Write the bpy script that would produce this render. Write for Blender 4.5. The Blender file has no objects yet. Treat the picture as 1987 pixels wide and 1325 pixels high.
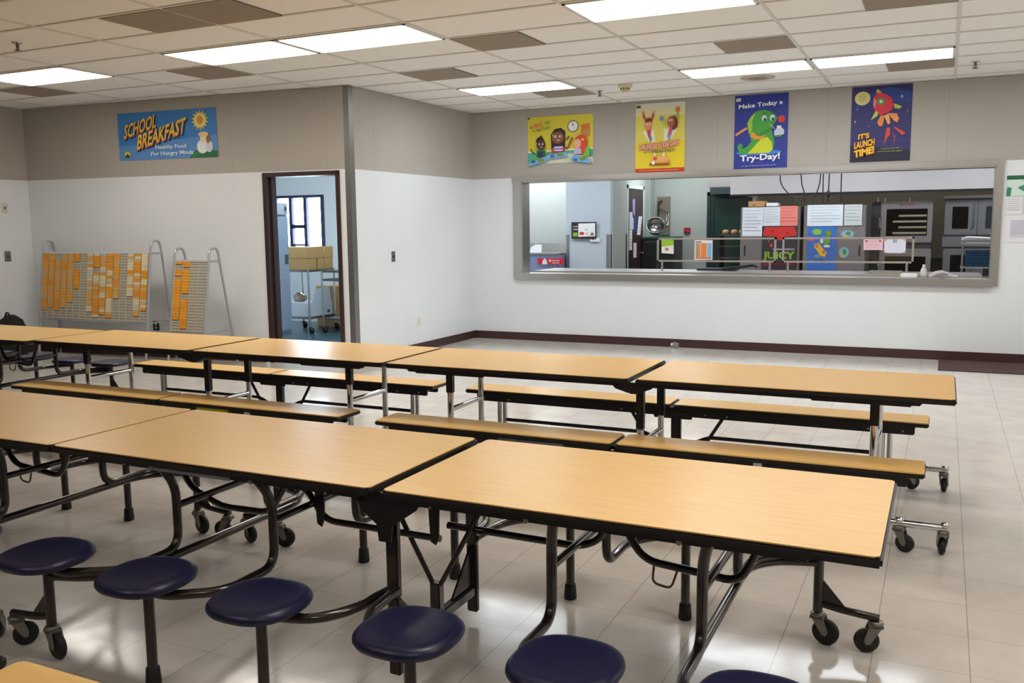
import bpy, bmesh, math, random
from mathutils import Vector, Matrix, Euler
R = math.radians
random.seed(7)
S = bpy.context.scene
COL = S.collection

# ---------------------------------------------------------------- camera, world, exposure
W, H, F = 1987, 1325, 1755.07
YAW, PIT, ROL = .4447, -.1262, -.0109
CP = Vector((5.7103, -10.8207, 1.4905))
fwd = Vector((-math.sin(YAW) * math.cos(PIT), math.cos(YAW) * math.cos(PIT), math.sin(PIT)))
rt = Vector((math.cos(YAW), math.sin(YAW), 0)); up = rt.cross(fwd)
r2 = rt * math.cos(ROL) + up * math.sin(ROL); u2 = -rt * math.sin(ROL) + up * math.cos(ROL)
cam = bpy.data.cameras.new('camera'); co = bpy.data.objects.new('camera', cam); COL.objects.link(co)
co.matrix_world = Matrix(((r2.x, u2.x, -fwd.x, CP.x), (r2.y, u2.y, -fwd.y, CP.y), (r2.z, u2.z, -fwd.z, CP.z), (0, 0, 0, 1)))
cam.sensor_width = 36; cam.lens = 36 * F / W; cam.clip_start = .02
S.camera = co
S.view_settings.view_transform = 'Standard'; S.view_settings.look = 'None'
S.view_settings.gamma = 1; S.view_settings.use_curve_mapping = False
S.view_settings.exposure = 0.0
wd = bpy.data.worlds.new('sky'); S.world = wd; wd.use_nodes = True
wd.node_tree.nodes['Background'].inputs[0].default_value = (.72, .86, 1, 1)
wd.node_tree.nodes['Background'].inputs[1].default_value = 26
PANEL = 15.0          # ceiling light output
KPANEL = 22.0         # kitchen lights

def at(px, py, ax, v):                       # a measured point of the photograph, on the plane axis=value
    d = fwd + r2 * ((px - W / 2) / F) - u2 * ((py - H / 2) / F)
    return CP + d * ((v - CP[ax]) / d[ax])

# ---------------------------------------------------------------- materials
def lin(c):
    return tuple(((x / 255) / 12.92 if x / 255 <= .04045 else ((x / 255 + .055) / 1.055) ** 2.4) for x in c)
MC = {}
def mat(rgb, rough=.5, metal=0, name=None, emit=0, bump=0, coat=0, noise=0, spec=.5):
    key = (tuple(rgb), rough, metal, name, emit, bump, coat, noise)
    if key in MC: return MC[key]
    m = bpy.data.materials.new(name or 'paint'); m.use_nodes = True
    n = m.node_tree.nodes; l = m.node_tree.links; b = n['Principled BSDF']
    c = lin(rgb) + (1,)
    b.inputs['Base Color'].default_value = c
    b.inputs['Roughness'].default_value = rough; b.inputs['Metallic'].default_value = metal
    b.inputs['Coat Weight'].default_value = coat; b.inputs['Specular IOR Level'].default_value = spec
    if emit:
        b.inputs['Emission Color'].default_value = c; b.inputs['Emission Strength'].default_value = emit
    if noise or bump:
        tc = n.new('ShaderNodeTexCoord'); t = n.new('ShaderNodeTexNoise'); t.inputs['Scale'].default_value = 14; t.inputs['Detail'].default_value = 5
        l.new(tc.outputs['Object'], t.inputs['Vector'])
        if noise:
            mx = n.new('ShaderNodeMix'); mx.data_type = 'RGBA'; mx.blend_type = 'MULTIPLY'; mx.inputs[0].default_value = noise
            mx.inputs[6].default_value = c; l.new(t.outputs['Fac'], mx.inputs[7]); l.new(mx.outputs[2], b.inputs['Base Color'])
        if bump:
            t2 = n.new('ShaderNodeTexNoise'); t2.inputs['Scale'].default_value = 260; l.new(tc.outputs['Object'], t2.inputs['Vector'])
            bp = n.new('ShaderNodeBump'); bp.inputs['Strength'].default_value = bump; bp.inputs['Distance'].default_value = .002
            l.new(t2.outputs['Fac'], bp.inputs['Height']); l.new(bp.outputs[0], b.inputs['Normal'])
    MC[key] = m; return m

def node_mat(name):
    m = bpy.data.materials.new(name); m.use_nodes = True
    n = m.node_tree.nodes; return m, n, m.node_tree.links, n['Principled BSDF']
def mth(n, l, op, a, b=None):
    x = n.new('ShaderNodeMath'); x.operation = op
    for i, v in enumerate((a, b)):
        if v is None: continue
        if hasattr(v, 'links'): l.new(v, x.inputs[i])
        else: x.inputs[i].default_value = v
    return x.outputs[0]
def mixc(n, l, f, a, b):
    x = n.new('ShaderNodeMix'); x.data_type = 'RGBA'
    for i, v in ((0, f), (6, a), (7, b)):
        if hasattr(v, 'links'): l.new(v, x.inputs[i])
        else: x.inputs[i].default_value = v
    return x.outputs[2]

def floor_mat():
    m, n, l, b = node_mat('vinyl_floor_tiles')
    g = n.new('ShaderNodeNewGeometry'); sp = n.new('ShaderNodeSeparateXYZ'); l.new(g.outputs['Position'], sp.inputs[0])
    def grid(o, off):
        f = mth(n, l, 'FRACT', mth(n, l, 'DIVIDE', mth(n, l, 'ADD', o, off), .3048))
        return mth(n, l, 'LESS_THAN', f, .012)
    gx = grid(sp.outputs[0], 100 * .3048 - 5.85); gy = grid(sp.outputs[1], 100 * .3048 + .0)
    line = mth(n, l, 'MAXIMUM', gx, mth(n, l, 'MULTIPLY', gy, .6))
    cell = n.new('ShaderNodeTexWhiteNoise'); cell.noise_dimensions = '2D'
    sc = n.new('ShaderNodeVectorMath'); sc.operation = 'ADD'; sc.inputs[1].default_value = (100 * .3048 - 5.85, 100 * .3048, 0); l.new(g.outputs['Position'], sc.inputs[0])
    s2 = n.new('ShaderNodeVectorMath'); s2.operation = 'SCALE'; s2.inputs[3].default_value = 1 / .3048; l.new(sc.outputs[0], s2.inputs[0])
    fl = n.new('ShaderNodeVectorMath'); fl.operation = 'FLOOR'; l.new(s2.outputs[0], fl.inputs[0]); l.new(fl.outputs[0], cell.inputs['Vector'])
    t = n.new('ShaderNodeTexNoise'); t.inputs['Scale'].default_value = 5; t.inputs['Detail'].default_value = 8; t.inputs['Roughness'].default_value = .65
    l.new(g.outputs['Position'], t.inputs['Vector'])
    v = mth(n, l, 'ADD', mth(n, l, 'MULTIPLY', cell.outputs['Value'], .14), mth(n, l, 'MULTIPLY', t.outputs['Fac'], 1.0))
    c = mixc(n, l, v, lin((176, 170, 163)) + (1,), lin((212, 207, 200)) + (1,))
    c = mixc(n, l, mth(n, l, 'MULTIPLY', line, .55), c, lin((105, 100, 90)) + (1,))
    l.new(c, b.inputs['Base Color'])
    t3 = n.new('ShaderNodeTexNoise'); t3.inputs['Scale'].default_value = 2.2; l.new(g.outputs['Position'], t3.inputs['Vector'])
    rg = mth(n, l, 'ADD', mth(n, l, 'MULTIPLY', t3.outputs['Fac'], .10), .10); l.new(rg, b.inputs['Roughness'])
    bp = n.new('ShaderNodeBump'); bp.inputs['Strength'].default_value = .12; bp.inputs['Distance'].default_value = .02
    t4 = n.new('ShaderNodeTexNoise'); t4.inputs['Scale'].default_value = 3; l.new(g.outputs['Position'], t4.inputs['Vector'])
    l.new(t4.outputs['Fac'], bp.inputs['Height']); l.new(bp.outputs[0], b.inputs['Normal'])
    return m

def wall_mat(name, axis, seam0):
    """white washable panel below 2.12 m, taupe fabric panel above; panel joints every 1.22 m"""
    m, n, l, b = node_mat(name)
    g = n.new('ShaderNodeNewGeometry'); sp = n.new('ShaderNodeSeparateXYZ'); l.new(g.outputs['Position'], sp.inputs[0])
    upm = mth(n, l, 'GREATER_THAN', sp.outputs[2], 2.118)
    f = mth(n, l, 'FRACT', mth(n, l, 'DIVIDE', mth(n, l, 'ADD', sp.outputs[axis], 60.96 * 2 - seam0), 1.2192))
    seam = mth(n, l, 'LESS_THAN', f, .006)
    t = n.new('ShaderNodeTexNoise'); t.inputs['Scale'].default_value = 2.5; t.inputs['Detail'].default_value = 3; l.new(g.outputs['Position'], t.inputs['Vector'])
    t2 = n.new('ShaderNodeTexNoise'); t2.inputs['Scale'].default_value = 380; l.new(g.outputs['Position'], t2.inputs['Vector'])
    fab = mixc(n, l, t2.outputs['Fac'], lin((162, 157, 149)) + (1,), lin((188, 182, 173)) + (1,))
    frp = mixc(n, l, t.outputs['Fac'], lin((224, 229, 232)) + (1,), lin((229, 233, 236)) + (1,))
    c = mixc(n, l, upm, frp, fab)
    c = mixc(n, l, mth(n, l, 'MULTIPLY', seam, mth(n, l, 'ADD', mth(n, l, 'MULTIPLY', upm, .14), .05)), c, lin((90, 88, 82)) + (1,))
    l.new(c, b.inputs['Base Color'])
    l.new(mth(n, l, 'ADD', mth(n, l, 'MULTIPLY', upm, .5), .35), b.inputs['Roughness'])
    bp = n.new('ShaderNodeBump'); bp.inputs['Strength'].default_value = .15; bp.inputs['Distance'].default_value = .002
    t3 = n.new('ShaderNodeTexNoise'); t3.inputs['Scale'].default_value = 130; l.new(g.outputs['Position'], t3.inputs['Vector'])
    l.new(t3.outputs['Fac'], bp.inputs['Height']); l.new(bp.outputs[0], b.inputs['Normal'])
    return m

def wood_mat():
    m, n, l, b = node_mat('maple_laminate')
    tc = n.new('ShaderNodeTexCoord'); mp = n.new('ShaderNodeMapping'); mp.inputs['Scale'].default_value = (1.6, 16, 1)
    oi = n.new('ShaderNodeObjectInfo'); ad = n.new('ShaderNodeVectorMath'); ad.operation = 'ADD'
    l.new(tc.outputs['Object'], ad.inputs[0]); l.new(oi.outputs['Location'], ad.inputs[1]); l.new(ad.outputs[0], mp.inputs['Vector'])
    t = n.new('ShaderNodeTexNoise'); t.inputs['Scale'].default_value = 3; t.inputs['Detail'].default_value = 6; t.inputs['Roughness'].default_value = .6; l.new(mp.outputs[0], t.inputs['Vector'])
    mp2 = n.new('ShaderNodeMapping'); mp2.inputs['Scale'].default_value = (9, 60, 1); l.new(ad.outputs[0], mp2.inputs['Vector'])
    t2 = n.new('ShaderNodeTexNoise'); t2.inputs['Scale'].default_value = 2.2; t2.inputs['Detail'].default_value = 4; l.new(mp2.outputs[0], t2.inputs['Vector'])
    c = mixc(n, l, t.outputs['Fac'], lin((212, 166, 86)) + (1,), lin((238, 197, 117)) + (1,))
    rp = n.new('ShaderNodeValToRGB'); rp.color_ramp.elements[0].position = .66; rp.color_ramp.elements[1].position = .8; l.new(t2.outputs['Fac'], rp.inputs[0])
    c = mixc(n, l, mth(n, l, 'MULTIPLY', rp.outputs[0], .35), c, lin((176, 128, 70)) + (1,))
    l.new(c, b.inputs['Base Color']); b.inputs['Roughness'].default_value = .3
    b.inputs['Specular IOR Level'].default_value = .5
    return m

def brushed_mat(name, rgb, rough=.32, dark=.8):
    m, n, l, b = node_mat(name)
    tc = n.new('ShaderNodeTexCoord'); mp = n.new('ShaderNodeMapping'); mp.inputs['Scale'].default_value = (3, 3, 160); l.new(tc.outputs['Object'], mp.inputs['Vector'])
    t = n.new('ShaderNodeTexNoise'); t.inputs['Scale'].default_value = 2; l.new(mp.outputs[0], t.inputs['Vector'])
    c = lin(rgb); l.new(mixc(n, l, t.outputs['Fac'], tuple(x * dark for x in c) + (1,), c + (1,)), b.inputs['Base Color'])
    b.inputs['Metallic'].default_value = .9; b.inputs['Roughness'].default_value = rough
    return m
def glass_mat(name, tint=(1, 1, 1), refl=.10):
    m = bpy.data.materials.new(name); m.use_nodes = True; n = m.node_tree.nodes; l = m.node_tree.links; n.clear()
    o = n.new('ShaderNodeOutputMaterial'); tr = n.new('ShaderNodeBsdfTransparent'); tr.inputs[0].default_value = tint + (1,)
    gl = n.new('ShaderNodeBsdfGlossy'); gl.inputs['Roughness'].default_value = .03
    mx = n.new('ShaderNodeMixShader'); mx.inputs[0].default_value = refl
    l.new(tr.outputs[0], mx.inputs[1]); l.new(gl.outputs[0], mx.inputs[2]); l.new(mx.outputs[0], o.inputs[0]); return m

FLOOR = floor_mat()
WALLX = wall_mat('wall_panels_serving', 0, .81)
WALLY = wall_mat('wall_panels_side', 1, -2.32)
WALLR = wall_mat('wall_panels_left', 0, -.28)
WOOD = wood_mat()
STEEL = brushed_mat('brushed_steel', (196, 194, 190))
STEELD = brushed_mat('dull_steel', (150, 150, 148), .42)
CHROME = mat((215, 215, 215), .12, 1, 'chrome')
ALU = mat((176, 178, 184), .35, .45, 'aluminium_tube')
BLACK = mat((30, 25, 26), .38, 0, 'black_edge_band')
TUBE = mat((52, 44, 42), .22, .35, 'dark_brown_enamel_tube', coat=.5)
RUBBER = mat((22, 20, 20), .6, 0, 'rubber')
FORK = mat((130, 126, 118), .4, .7, 'zinc_fork')
NAVY = mat((24, 24, 60), .36, 0, 'navy_plastic', bump=.12)
MAROON = mat((62, 36, 36), .45, 0, 'maroon_rubber_base')
BROWNF = mat((58, 38, 38), .4, 0, 'brown_door_frame')
TILEW = mat((248, 247, 243), .9, 0, 'ceiling_tile', bump=.5)
TBAR = mat((222, 219, 212), .6, 0, 'ceiling_grid')
KWALL = mat((164, 172, 166), .6, 0, 'kitchen_wall')
KWALLB = mat((186, 200, 210), .5, 0, 'blue_white_wall')
STOREW = mat((226, 230, 230), .7, 0, 'store_wall')
TEAL = mat((52, 92, 104), .3, 0, 'teal_floor', noise=.3)
WHITEP = mat((235, 238, 240), .6, 0, 'white_paper')
GLASS = glass_mat('clear_glass')
WGLASS = glass_mat('window_glass', (.97, .99, 1), .05)
DARKGL = mat((18, 17, 16), .08, 0, 'dark_oven_glass', coat=.6)

# ---------------------------------------------------------------- mesh building
def rounded(pts, r, n=5):
    P = [Vector(p) for p in pts]; out = [P[0]]
    for i in range(1, len(P) - 1):
        a, b, c = P[i - 1], P[i], P[i + 1]
        d1 = (a - b); d2 = (c - b); q = min(r, d1.length * .48, d2.length * .48)
        s = b + d1.normalized() * q; e = b + d2.normalized() * q
        for k in range(n + 1):
            t = k / n; out.append(s * (1 - t) ** 2 + b * 2 * t * (1 - t) + e * t * t)
    out.append(P[-1]); return out

class MB:
    def __init__(s): s.v = []; s.f = []; s.m = []; s.sm = []; s.mats = []
    def mi(s, m):
        if m not in s.mats: s.mats.append(m)
        return s.mats.index(m)
    def add(s, vs, fs, m=None, smooth=False):
        o = len(s.v); s.v += [tuple(v) for v in vs]; k = s.mi(m) if m else 0
        for f in fs: s.f.append(tuple(i + o for i in f)); s.m.append(k); s.sm.append(smooth)
        return s
    def box(s, a, b, m=None, bev=0, mx=None):
        a = Vector(a); b = Vector(b); lo = Vector(map(min, a, b)); hi = Vector(map(max, a, b))
        if bev:
            bm = bmesh.new(); bmesh.ops.create_cube(bm, size=1)
            for v in bm.verts: v.co = Vector(((lo[i] + hi[i]) / 2 + v.co[i] * (hi[i] - lo[i]) for i in range(3)))
            bmesh.ops.bevel(bm, geom=bm.edges[:], offset=min(bev, min(hi - lo) * .45), segments=2, affect='EDGES')
            vs = [v.co.copy() for v in bm.verts]; fs = [[v.index for v in f.verts] for f in bm.faces]; bm.free()
        else:
            vs = [Vector((x, y, z)) for x in (lo.x, hi.x) for y in (lo.y, hi.y) for z in (lo.z, hi.z)]
            fs = [(0, 1, 3, 2), (4, 6, 7, 5), (0, 4, 5, 1), (2, 3, 7, 6), (0, 2, 6, 4), (1, 5, 7, 3)]
        if mx: vs = [mx @ v for v in vs]
        return s.add(vs, fs, m)
    def tube(s, pts, r, m=None, seg=10, rad=0, flat=None):
        P = rounded(pts, rad) if rad and not isinstance(r, (list, tuple)) else [Vector(p) for p in pts]
        T = [(P[min(i + 1, len(P) - 1)] - P[max(i - 1, 0)]).normalized() for i in range(len(P))]
        ref = Vector((0, 0, 1)) if abs(T[0].z) < .9 else Vector((1, 0, 0))
        nrm = T[0].cross(ref).normalized(); vs = []
        for i, p in enumerate(P):
            nrm = (nrm - T[i] * nrm.dot(T[i]));
            if nrm.length < 1e-6: nrm = T[i].orthogonal()
            nrm.normalize(); bn = T[i].cross(nrm)
            rr = r[i] if isinstance(r, (list, tuple)) else r
            for k in range(seg):
                a = 2 * math.pi * k / seg; vs.append(p + (nrm * math.cos(a) + bn * math.sin(a) * (flat or 1)) * rr)
        fs = [(i * seg + k, i * seg + (k + 1) % seg, (i + 1) * seg + (k + 1) % seg, (i + 1) * seg + k) for i in range(len(P) - 1) for k in range(seg)]
        s.add(vs, fs, m, True); s.add(vs[:seg], [tuple(range(seg))[::-1]], m); s.add(vs[-seg:], [tuple(range(seg))], m); return s
    def lathe(s, prof, c=(0, 0, 0), axis='Z', m=None, seg=24, shape=None):
        vs = []
        for (r, z) in prof:
            for k in range(seg):
                a = 2 * math.pi * k / seg; q = shape(a) if shape else 1
                x, y = r * q * math.cos(a), r * q * math.sin(a)
                v = {'Z': (x, y, z), 'Y': (x, z, y), 'X': (z, x, y)}[axis]
                vs.append(Vector(v) + Vector(c))
        n = len(prof)
        fs = [(i * seg + k, i * seg + (k + 1) % seg, (i + 1) * seg + (k + 1) % seg, (i + 1) * seg + k) for i in range(n - 1) for k in range(seg)]
        s.add(vs, fs, m, True)
        s.add(vs[:seg], [tuple(range(seg))], m); s.add(vs[-seg:], [tuple(range(seg))], m); return s
    def prism(s, poly, t0, t1, plane='XY', m=None, mx=None):
        """polygon in a plane, extruded along the third axis from t0 to t1"""
        def P(a, b, t): return Vector({'XY': (a, b, t), 'XZ': (a, t, b), 'YZ': (t, a, b)}[plane])
        n = len(poly); vs = [P(a, b, t0) for a, b in poly] + [P(a, b, t1) for a, b in poly]
        if mx: vs = [mx @ v for v in vs]
        fs = [tuple(range(n))[::-1], tuple(range(n, 2 * n))] + [(i, (i + 1) % n, n + (i + 1) % n, n + i) for i in range(n)]
        return s.add(vs, fs, m)
    def build(s, name, m=None, parent=None, loc=None):
        me = bpy.data.meshes.new(name); me.from_pydata(s.v, [], s.f)
        if not s.mats: me.materials.append(m)
        for x in s.mats: me.materials.append(x)
        for p, k, q in zip(me.polygons, s.m, s.sm): p.material_index = k if s.mats else 0; p.use_smooth = q
        bm = bmesh.new(); bm.from_mesh(me); bmesh.ops.recalc_face_normals(bm, faces=bm.faces); bm.to_mesh(me); bm.free()
        me.update(); o = bpy.data.objects.new(name, me); COL.objects.link(o)
        if parent: o.parent = parent
        if loc: o.location = loc
        return o

def rrect(x0, y0, x1, y1, r, n=5):
    out = []
    for cx, cy, a0 in ((x1 - r, y1 - r, 0), (x0 + r, y1 - r, 90), (x0 + r, y0 + r, 180), (x1 - r, y0 + r, 270)):
        for k in range(n + 1):
            a = R(a0 + 90 * k / n); out.append((cx + r * math.cos(a), cy + r * math.sin(a)))
    return out
def ell(cx, cy, rx, ry, n=24, a0=0):
    c, s_ = math.cos(R(a0)), math.sin(R(a0)); out = []
    for k in range(n):
        a = 2 * math.pi * k / n; x, y = rx * math.cos(a), ry * math.sin(a); out.append((cx + x * c - y * s_, cy + x * s_ + y * c))
    return out
def star(cx, cy, r1, r2_, n, asp=1):
    return [(cx + (r1 if k % 2 else r2_) * math.cos(math.pi * k / n), cy + asp * (r1 if k % 2 else r2_) * math.sin(math.pi * k / n)) for k in range(2 * n)]

def thing(name, label, cat, loc=(0, 0, 0), rz=0, group=None):
    o = bpy.data.objects.new(name, None); COL.objects.link(o); o.location = loc; o.rotation_euler = (0, 0, rz); o.empty_display_size = .1
    return tag(o, label, cat, group)
def tag(o, label, cat, group=None, kind=None):
    if label: o['label'] = label
    if cat: o['category'] = cat
    if group: o['group'] = group
    if kind: o['kind'] = kind
    return o
def struct(o): o['kind'] = 'structure'; return o
KIDS = {}
def copy_tree(o, parent=None):
    c = o.copy(); COL.objects.link(c)
    if parent: c.parent = parent
    for ch in [x for x in COL.objects if x.parent == o]: copy_tree(ch, c)
    return c

_tc = {}
def glyphs(txt, shear=0, bold=0):
    k = (txt, shear, bold)
    if k not in _tc:
        cu = bpy.data.curves.new('t', 'FONT'); cu.body = txt; cu.shear = shear; cu.offset = bold; cu.resolution_u = 2
        o = bpy.data.objects.new('t', cu); COL.objects.link(o); dg = bpy.context.evaluated_depsgraph_get(); dg.update()
        me = bpy.data.meshes.new_from_object(o.evaluated_get(dg))
        vs = [v.co.copy() for v in me.vertices]; fs = [tuple(p.vertices) for p in me.polygons]
        bpy.data.objects.remove(o); bpy.data.curves.remove(cu); bpy.data.meshes.remove(me); _tc[k] = (vs, fs)
    return _tc[k]

class Sheet:
    """flat artwork: u runs right, v runs up, each layer a hair in front of the last"""
    def __init__(s, O, U, V, N):
        s.O, s.U, s.V, s.N = Vector(O), Vector(U), Vector(V), Vector(N).normalized(); s.d = 0; s.b = MB(); s.t = MB()
    def P(s, u, v, d): return s.O + s.U * u + s.V * v + s.N * d
    def poly(s, pts, rgb, rough=.55, flat=False, tgt=None):
        s.d += .0007; tgt = tgt or s.b; n = len(pts)
        tgt.add([s.P(u, v, s.d) for u, v in pts], [tuple(range(n))], mat(rgb, rough, 0, 'print')); return s
    def base(s, rgb, pts=((0, 0), (1, 0), (1, 1), (0, 1)), th=.001):
        n = len(pts); vs = [s.P(u, v, 0) for u, v in pts] + [s.P(u, v, th) for u, v in pts]
        s.b.add(vs, [tuple(range(n))[::-1], tuple(range(n, 2 * n))] + [(i, (i + 1) % n, n + (i + 1) % n, n + i) for i in range(n)], mat(rgb, .5, 0, 'print')); s.d = th; return s
    def bezel(s): pass
    def line(s, pts, w, rgb):
        P = [Vector((a, b)) for a, b in pts]; asp = s.V.length / s.U.length
        for a, b in zip(P, P[1:]):
            d = Vector(((b - a).x, (b - a).y * asp)); d.normalize(); nn = Vector((-d.y, d.x / asp)) * w / 2
            s.poly([tuple(a + nn), tuple(a - nn), tuple(b - nn), tuple(b + nn)], rgb)
        return s
    def text(s, txt, u0, v0, u1, v1, rgb, slope=0, shear=0, bold=.02, arc=0, shadow=None):
        vs, fs = glyphs(txt, shear, bold)
        if not vs: return s
        xs = [v.x for v in vs]; ys = [v.y for v in vs]; x0, x1, y0, y1 = min(xs), max(xs), min(ys), max(ys)
        for col, du, dv in ([(shadow, .012, -.018)] if shadow else []) + [(rgb, 0, 0)]:
            s.d += .0009; pts = []
            for v in vs:
                a = (v.x - x0) / (x1 - x0); bb = (v.y - y0) / (y1 - y0)
                pts.append(s.P(u0 + (u1 - u0) * a + du, v0 + (v1 - v0) * bb + slope * a + arc * (1 - (2 * a - 1) ** 2) + dv, s.d))
            s.t.add(pts, fs, mat(col, .55, 0, 'print'))
        return s
    def done(s, name, label, cat, group=None):
        r = tag(s.b.build(name), label, cat, group)
        if s.t.v: s.t.build('lettering', None, r)
        return r
def vsheet(x0, z0, x1, z1, y, **k): return Sheet((x0, y, z0), (x1 - x0, 0, 0), (0, 0, z1 - z0), (0, -1, 0))

HC = 2.9778
# ================================================================ STRUCTURE
struct(MB().box((-4.7, -14.2, -.1), (9, .2, 0)).build('floor', FLOOR))
struct(MB().box((-4.9, -2.66, -.104), (-.12, 1.1, .004)).build('floor', TEAL))
struct(MB().box((-2.2, .2, -.1), (9, 6.6, 0)).build('floor', mat((120, 80, 66), .5, 0, 'quarry_tile', noise=.4)))
# ceiling: tiles between a slightly lower white grid
GX = [.861 + 1.2192 * k for k in range(-5, 8)]
GY = [-.26, -.86, -1.43, -2.01, -2.6, -3.17, -3.74, -4.33, -4.97, -5.55, -6.12] + [-6.12 - .6 * k for k in range(1, 14)]
c = MB(); c.box((-4.7, -14.2, HC + .004), (9, .2, HC + .2), TILEW)
for x in GX: c.box((x - .012, -14.1, HC - .004), (x + .012, .05, HC + .006), TBAR)
for y in GY: c.box((-4.6, y - .012, HC - .0035), (8.9, y + .012, HC + .006), TBAR)
struct(c.build('ceiling'))
# serving wall with the long pass-through
OX0, OX1, OZ0, OZ1 = .72, 6.17, .88, 2.065
b = MB(); b.box((-.12, 0, 0), (OX0, .2, HC)); b.box((OX1, 0, 0), (9, .2, HC)); b.box((OX0, 0, 0), (OX1, .2, OZ0)); b.box((OX0, 0, OZ1), (OX1, .2, HC))
struct(b.build('wall_back', WALLX))
struct(MB().box((-.12, -2.77, 0), (0, 0, HC)).build('wall_side', WALLY))
# left wall, a few degrees off square, with the store room doorway
AN = math.atan(.085)
ML = Matrix.Translation((0, -2.77, 0)) @ Matrix.Rotation(AN, 4, 'Z')      # local -x runs along the wall
D0, D1, DZ = -.13, -1.10, 2.105
b = MB(); b.box((D0, 0, 0), (0, .16, HC), mx=ML); b.box((-4.75, 0, 0), (D1, .16, HC), mx=ML); b.box((D1, 0, DZ), (D0, .16, HC), mx=ML)
struct(b.build('wall_left', WALLR))
struct(MB().box((-4.68, -5.2, 0), (-4.54, -3.12, HC)).build('wall_west', WALLY))
struct(MB().box((-4.68, -14.1, 0), (-4.54, -5.2, HC)).build('wall_west', mat((120, 112, 102), .8, 0, 'darkened_unseen_wall')))  # unseen stretch, darkened to cut light bouncing onto the left wall
struct(MB().box((-4.68, -14.2, 0), (9, -14.05, HC)).build('wall_front', mat((120, 112, 102), .8, 0, 'darkened_unseen_wall')))  # unseen wall, dark tone chosen to lower the bounced light
struct(MB().box((8.8, -14.1, 0), (8.95, .1, HC)).build('wall_right', WALLY))
# baseboards
struct(MB().box((.004, -.012, 0), (8.8, 0, .10)).build('baseboard_back', MAROON))
struct(MB().box((0, -2.77, 0), (.012, 0, .10)).build('baseboard_side', MAROON))
b = MB(); b.box((-4.53, -.012, 0), (D1 - .06, 0, .1), mx=ML); struct(b.build('baseboard_left', MAROON))
struct(MB().box((-4.54, -14, 0), (-4.528, -3.17, .1)).build('baseboard_west', MAROON))
# steel corner guard at the projecting corner
b = MB(); b.prism([(-.062, 0), (-.062, -.008), (.008, -.008), (.008, .075), (0, .075), (0, 0)], 0, HC, 'XY')
b.v = [tuple(Vector(v) + Vector((0, -2.77, 0))) for v in b.v]; struct(b.build('trim_1', STEELD))
# pass-through frame
b = MB()
b.box((.585, -.03, OZ1), (6.245, .0, 2.125), bev=.004); b.box((.60, -.028, .81), (OX0, 0, OZ1)); b.box((OX1, -.028, .82), (6.24, 0, OZ1))
b.box((OX0 - .002, -.02, OZ0), (OX0 + .012, .21, OZ1)); b.box((OX1 - .012, -.02, OZ0), (OX1 + .002, .21, OZ1)); b.box((OX0, -.02, OZ1 - .012), (OX1, .21, OZ1 + .002))
struct(b.build('trim_2', STEEL))
b = MB(); b.box((.635, -.06, .805), (6.19, .24, .885), bev=.006); struct(b.build('trim_3', STEEL))

# door frame + store room
b = MB()
b.box((D0 - .045, -.02, 0), (D0, .17, DZ), mx=ML); b.box((D1, -.02, 0), (D1 + .045, .17, DZ), mx=ML); b.box((D1, -.02, DZ - .045), (D0, .17, DZ), mx=ML)
b.box((D1 + .05, .05, 0), (D1 + .07, .10, DZ - .05), mx=ML)
dr = struct(b.build('door_1', BROWNF))
SY = .95                                                                # store room far wall
WX0, WX1, WZ0, WZ1 = -4.17, -3.2, 1.215, 1.985
b = MB(); b.box((-4.9, SY, 0), (WX0, SY + .12, 2.98)); b.box((WX1, SY, 0), (-.12, SY + .12, 2.98)); b.box((WX0, SY, 0), (WX1, SY + .12, WZ0)); b.box((WX0, SY, WZ1), (WX1, SY + .12, 2.98))
b.box((-4.95, -3.05, 0), (-4.8, SY + .12, 2.98)); b.box((-.16, -2.68, 0), (-.121, SY, 2.98))
struct(b.build('wall_store', STOREW))
struct(MB().box((-4.95, -2.62, 2.9), (-.12, SY + .12, 2.97)).build('ceiling', mat((225, 230, 230), .8, 0, 'store_ceiling')))
b = MB(); FB = mat((52, 52, 86), .4, .2, 'blue_black_frame')
y0 = SY - .02
b.box((WX0 - .04, y0, WZ0 - .03), (WX0 + .02, y0 + .12, WZ1 + .04)); b.box((WX1 - .02, y0, WZ0 - .03), (WX1 + .04, y0 + .12, WZ1 + .04))
b.box((WX0, y0, WZ1), (WX1, y0 + .12, WZ1 + .04)); b.box((WX0, y0, WZ0 - .04), (WX1, y0 + .12, WZ0))
for wx in (-3.83, -3.54): b.box((wx - .03, y0 + .02, WZ0), (wx + .03, y0 + .08, WZ1))
b.box((-3.83, y0 + .02, 1.5), (-3.54, y0 + .08, 1.56)); b.box((-3.8, y0 + .02, 1.22), (-3.57, y0 + .07, 1.25))
win = struct(b.build('window_1', FB))
for a_, b_, c_, d_ in ((WX0, -3.86, WZ0, WZ1), (-3.8, -3.57, 1.56, WZ1), (-3.8, -3.57, WZ0, 1.5), (-3.51, WX1, WZ0, WZ1)):
    MB().box((a_, y0 + .045, c_), (b_, y0 + .051, d_)).build('pane', WGLASS, win)
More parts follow.
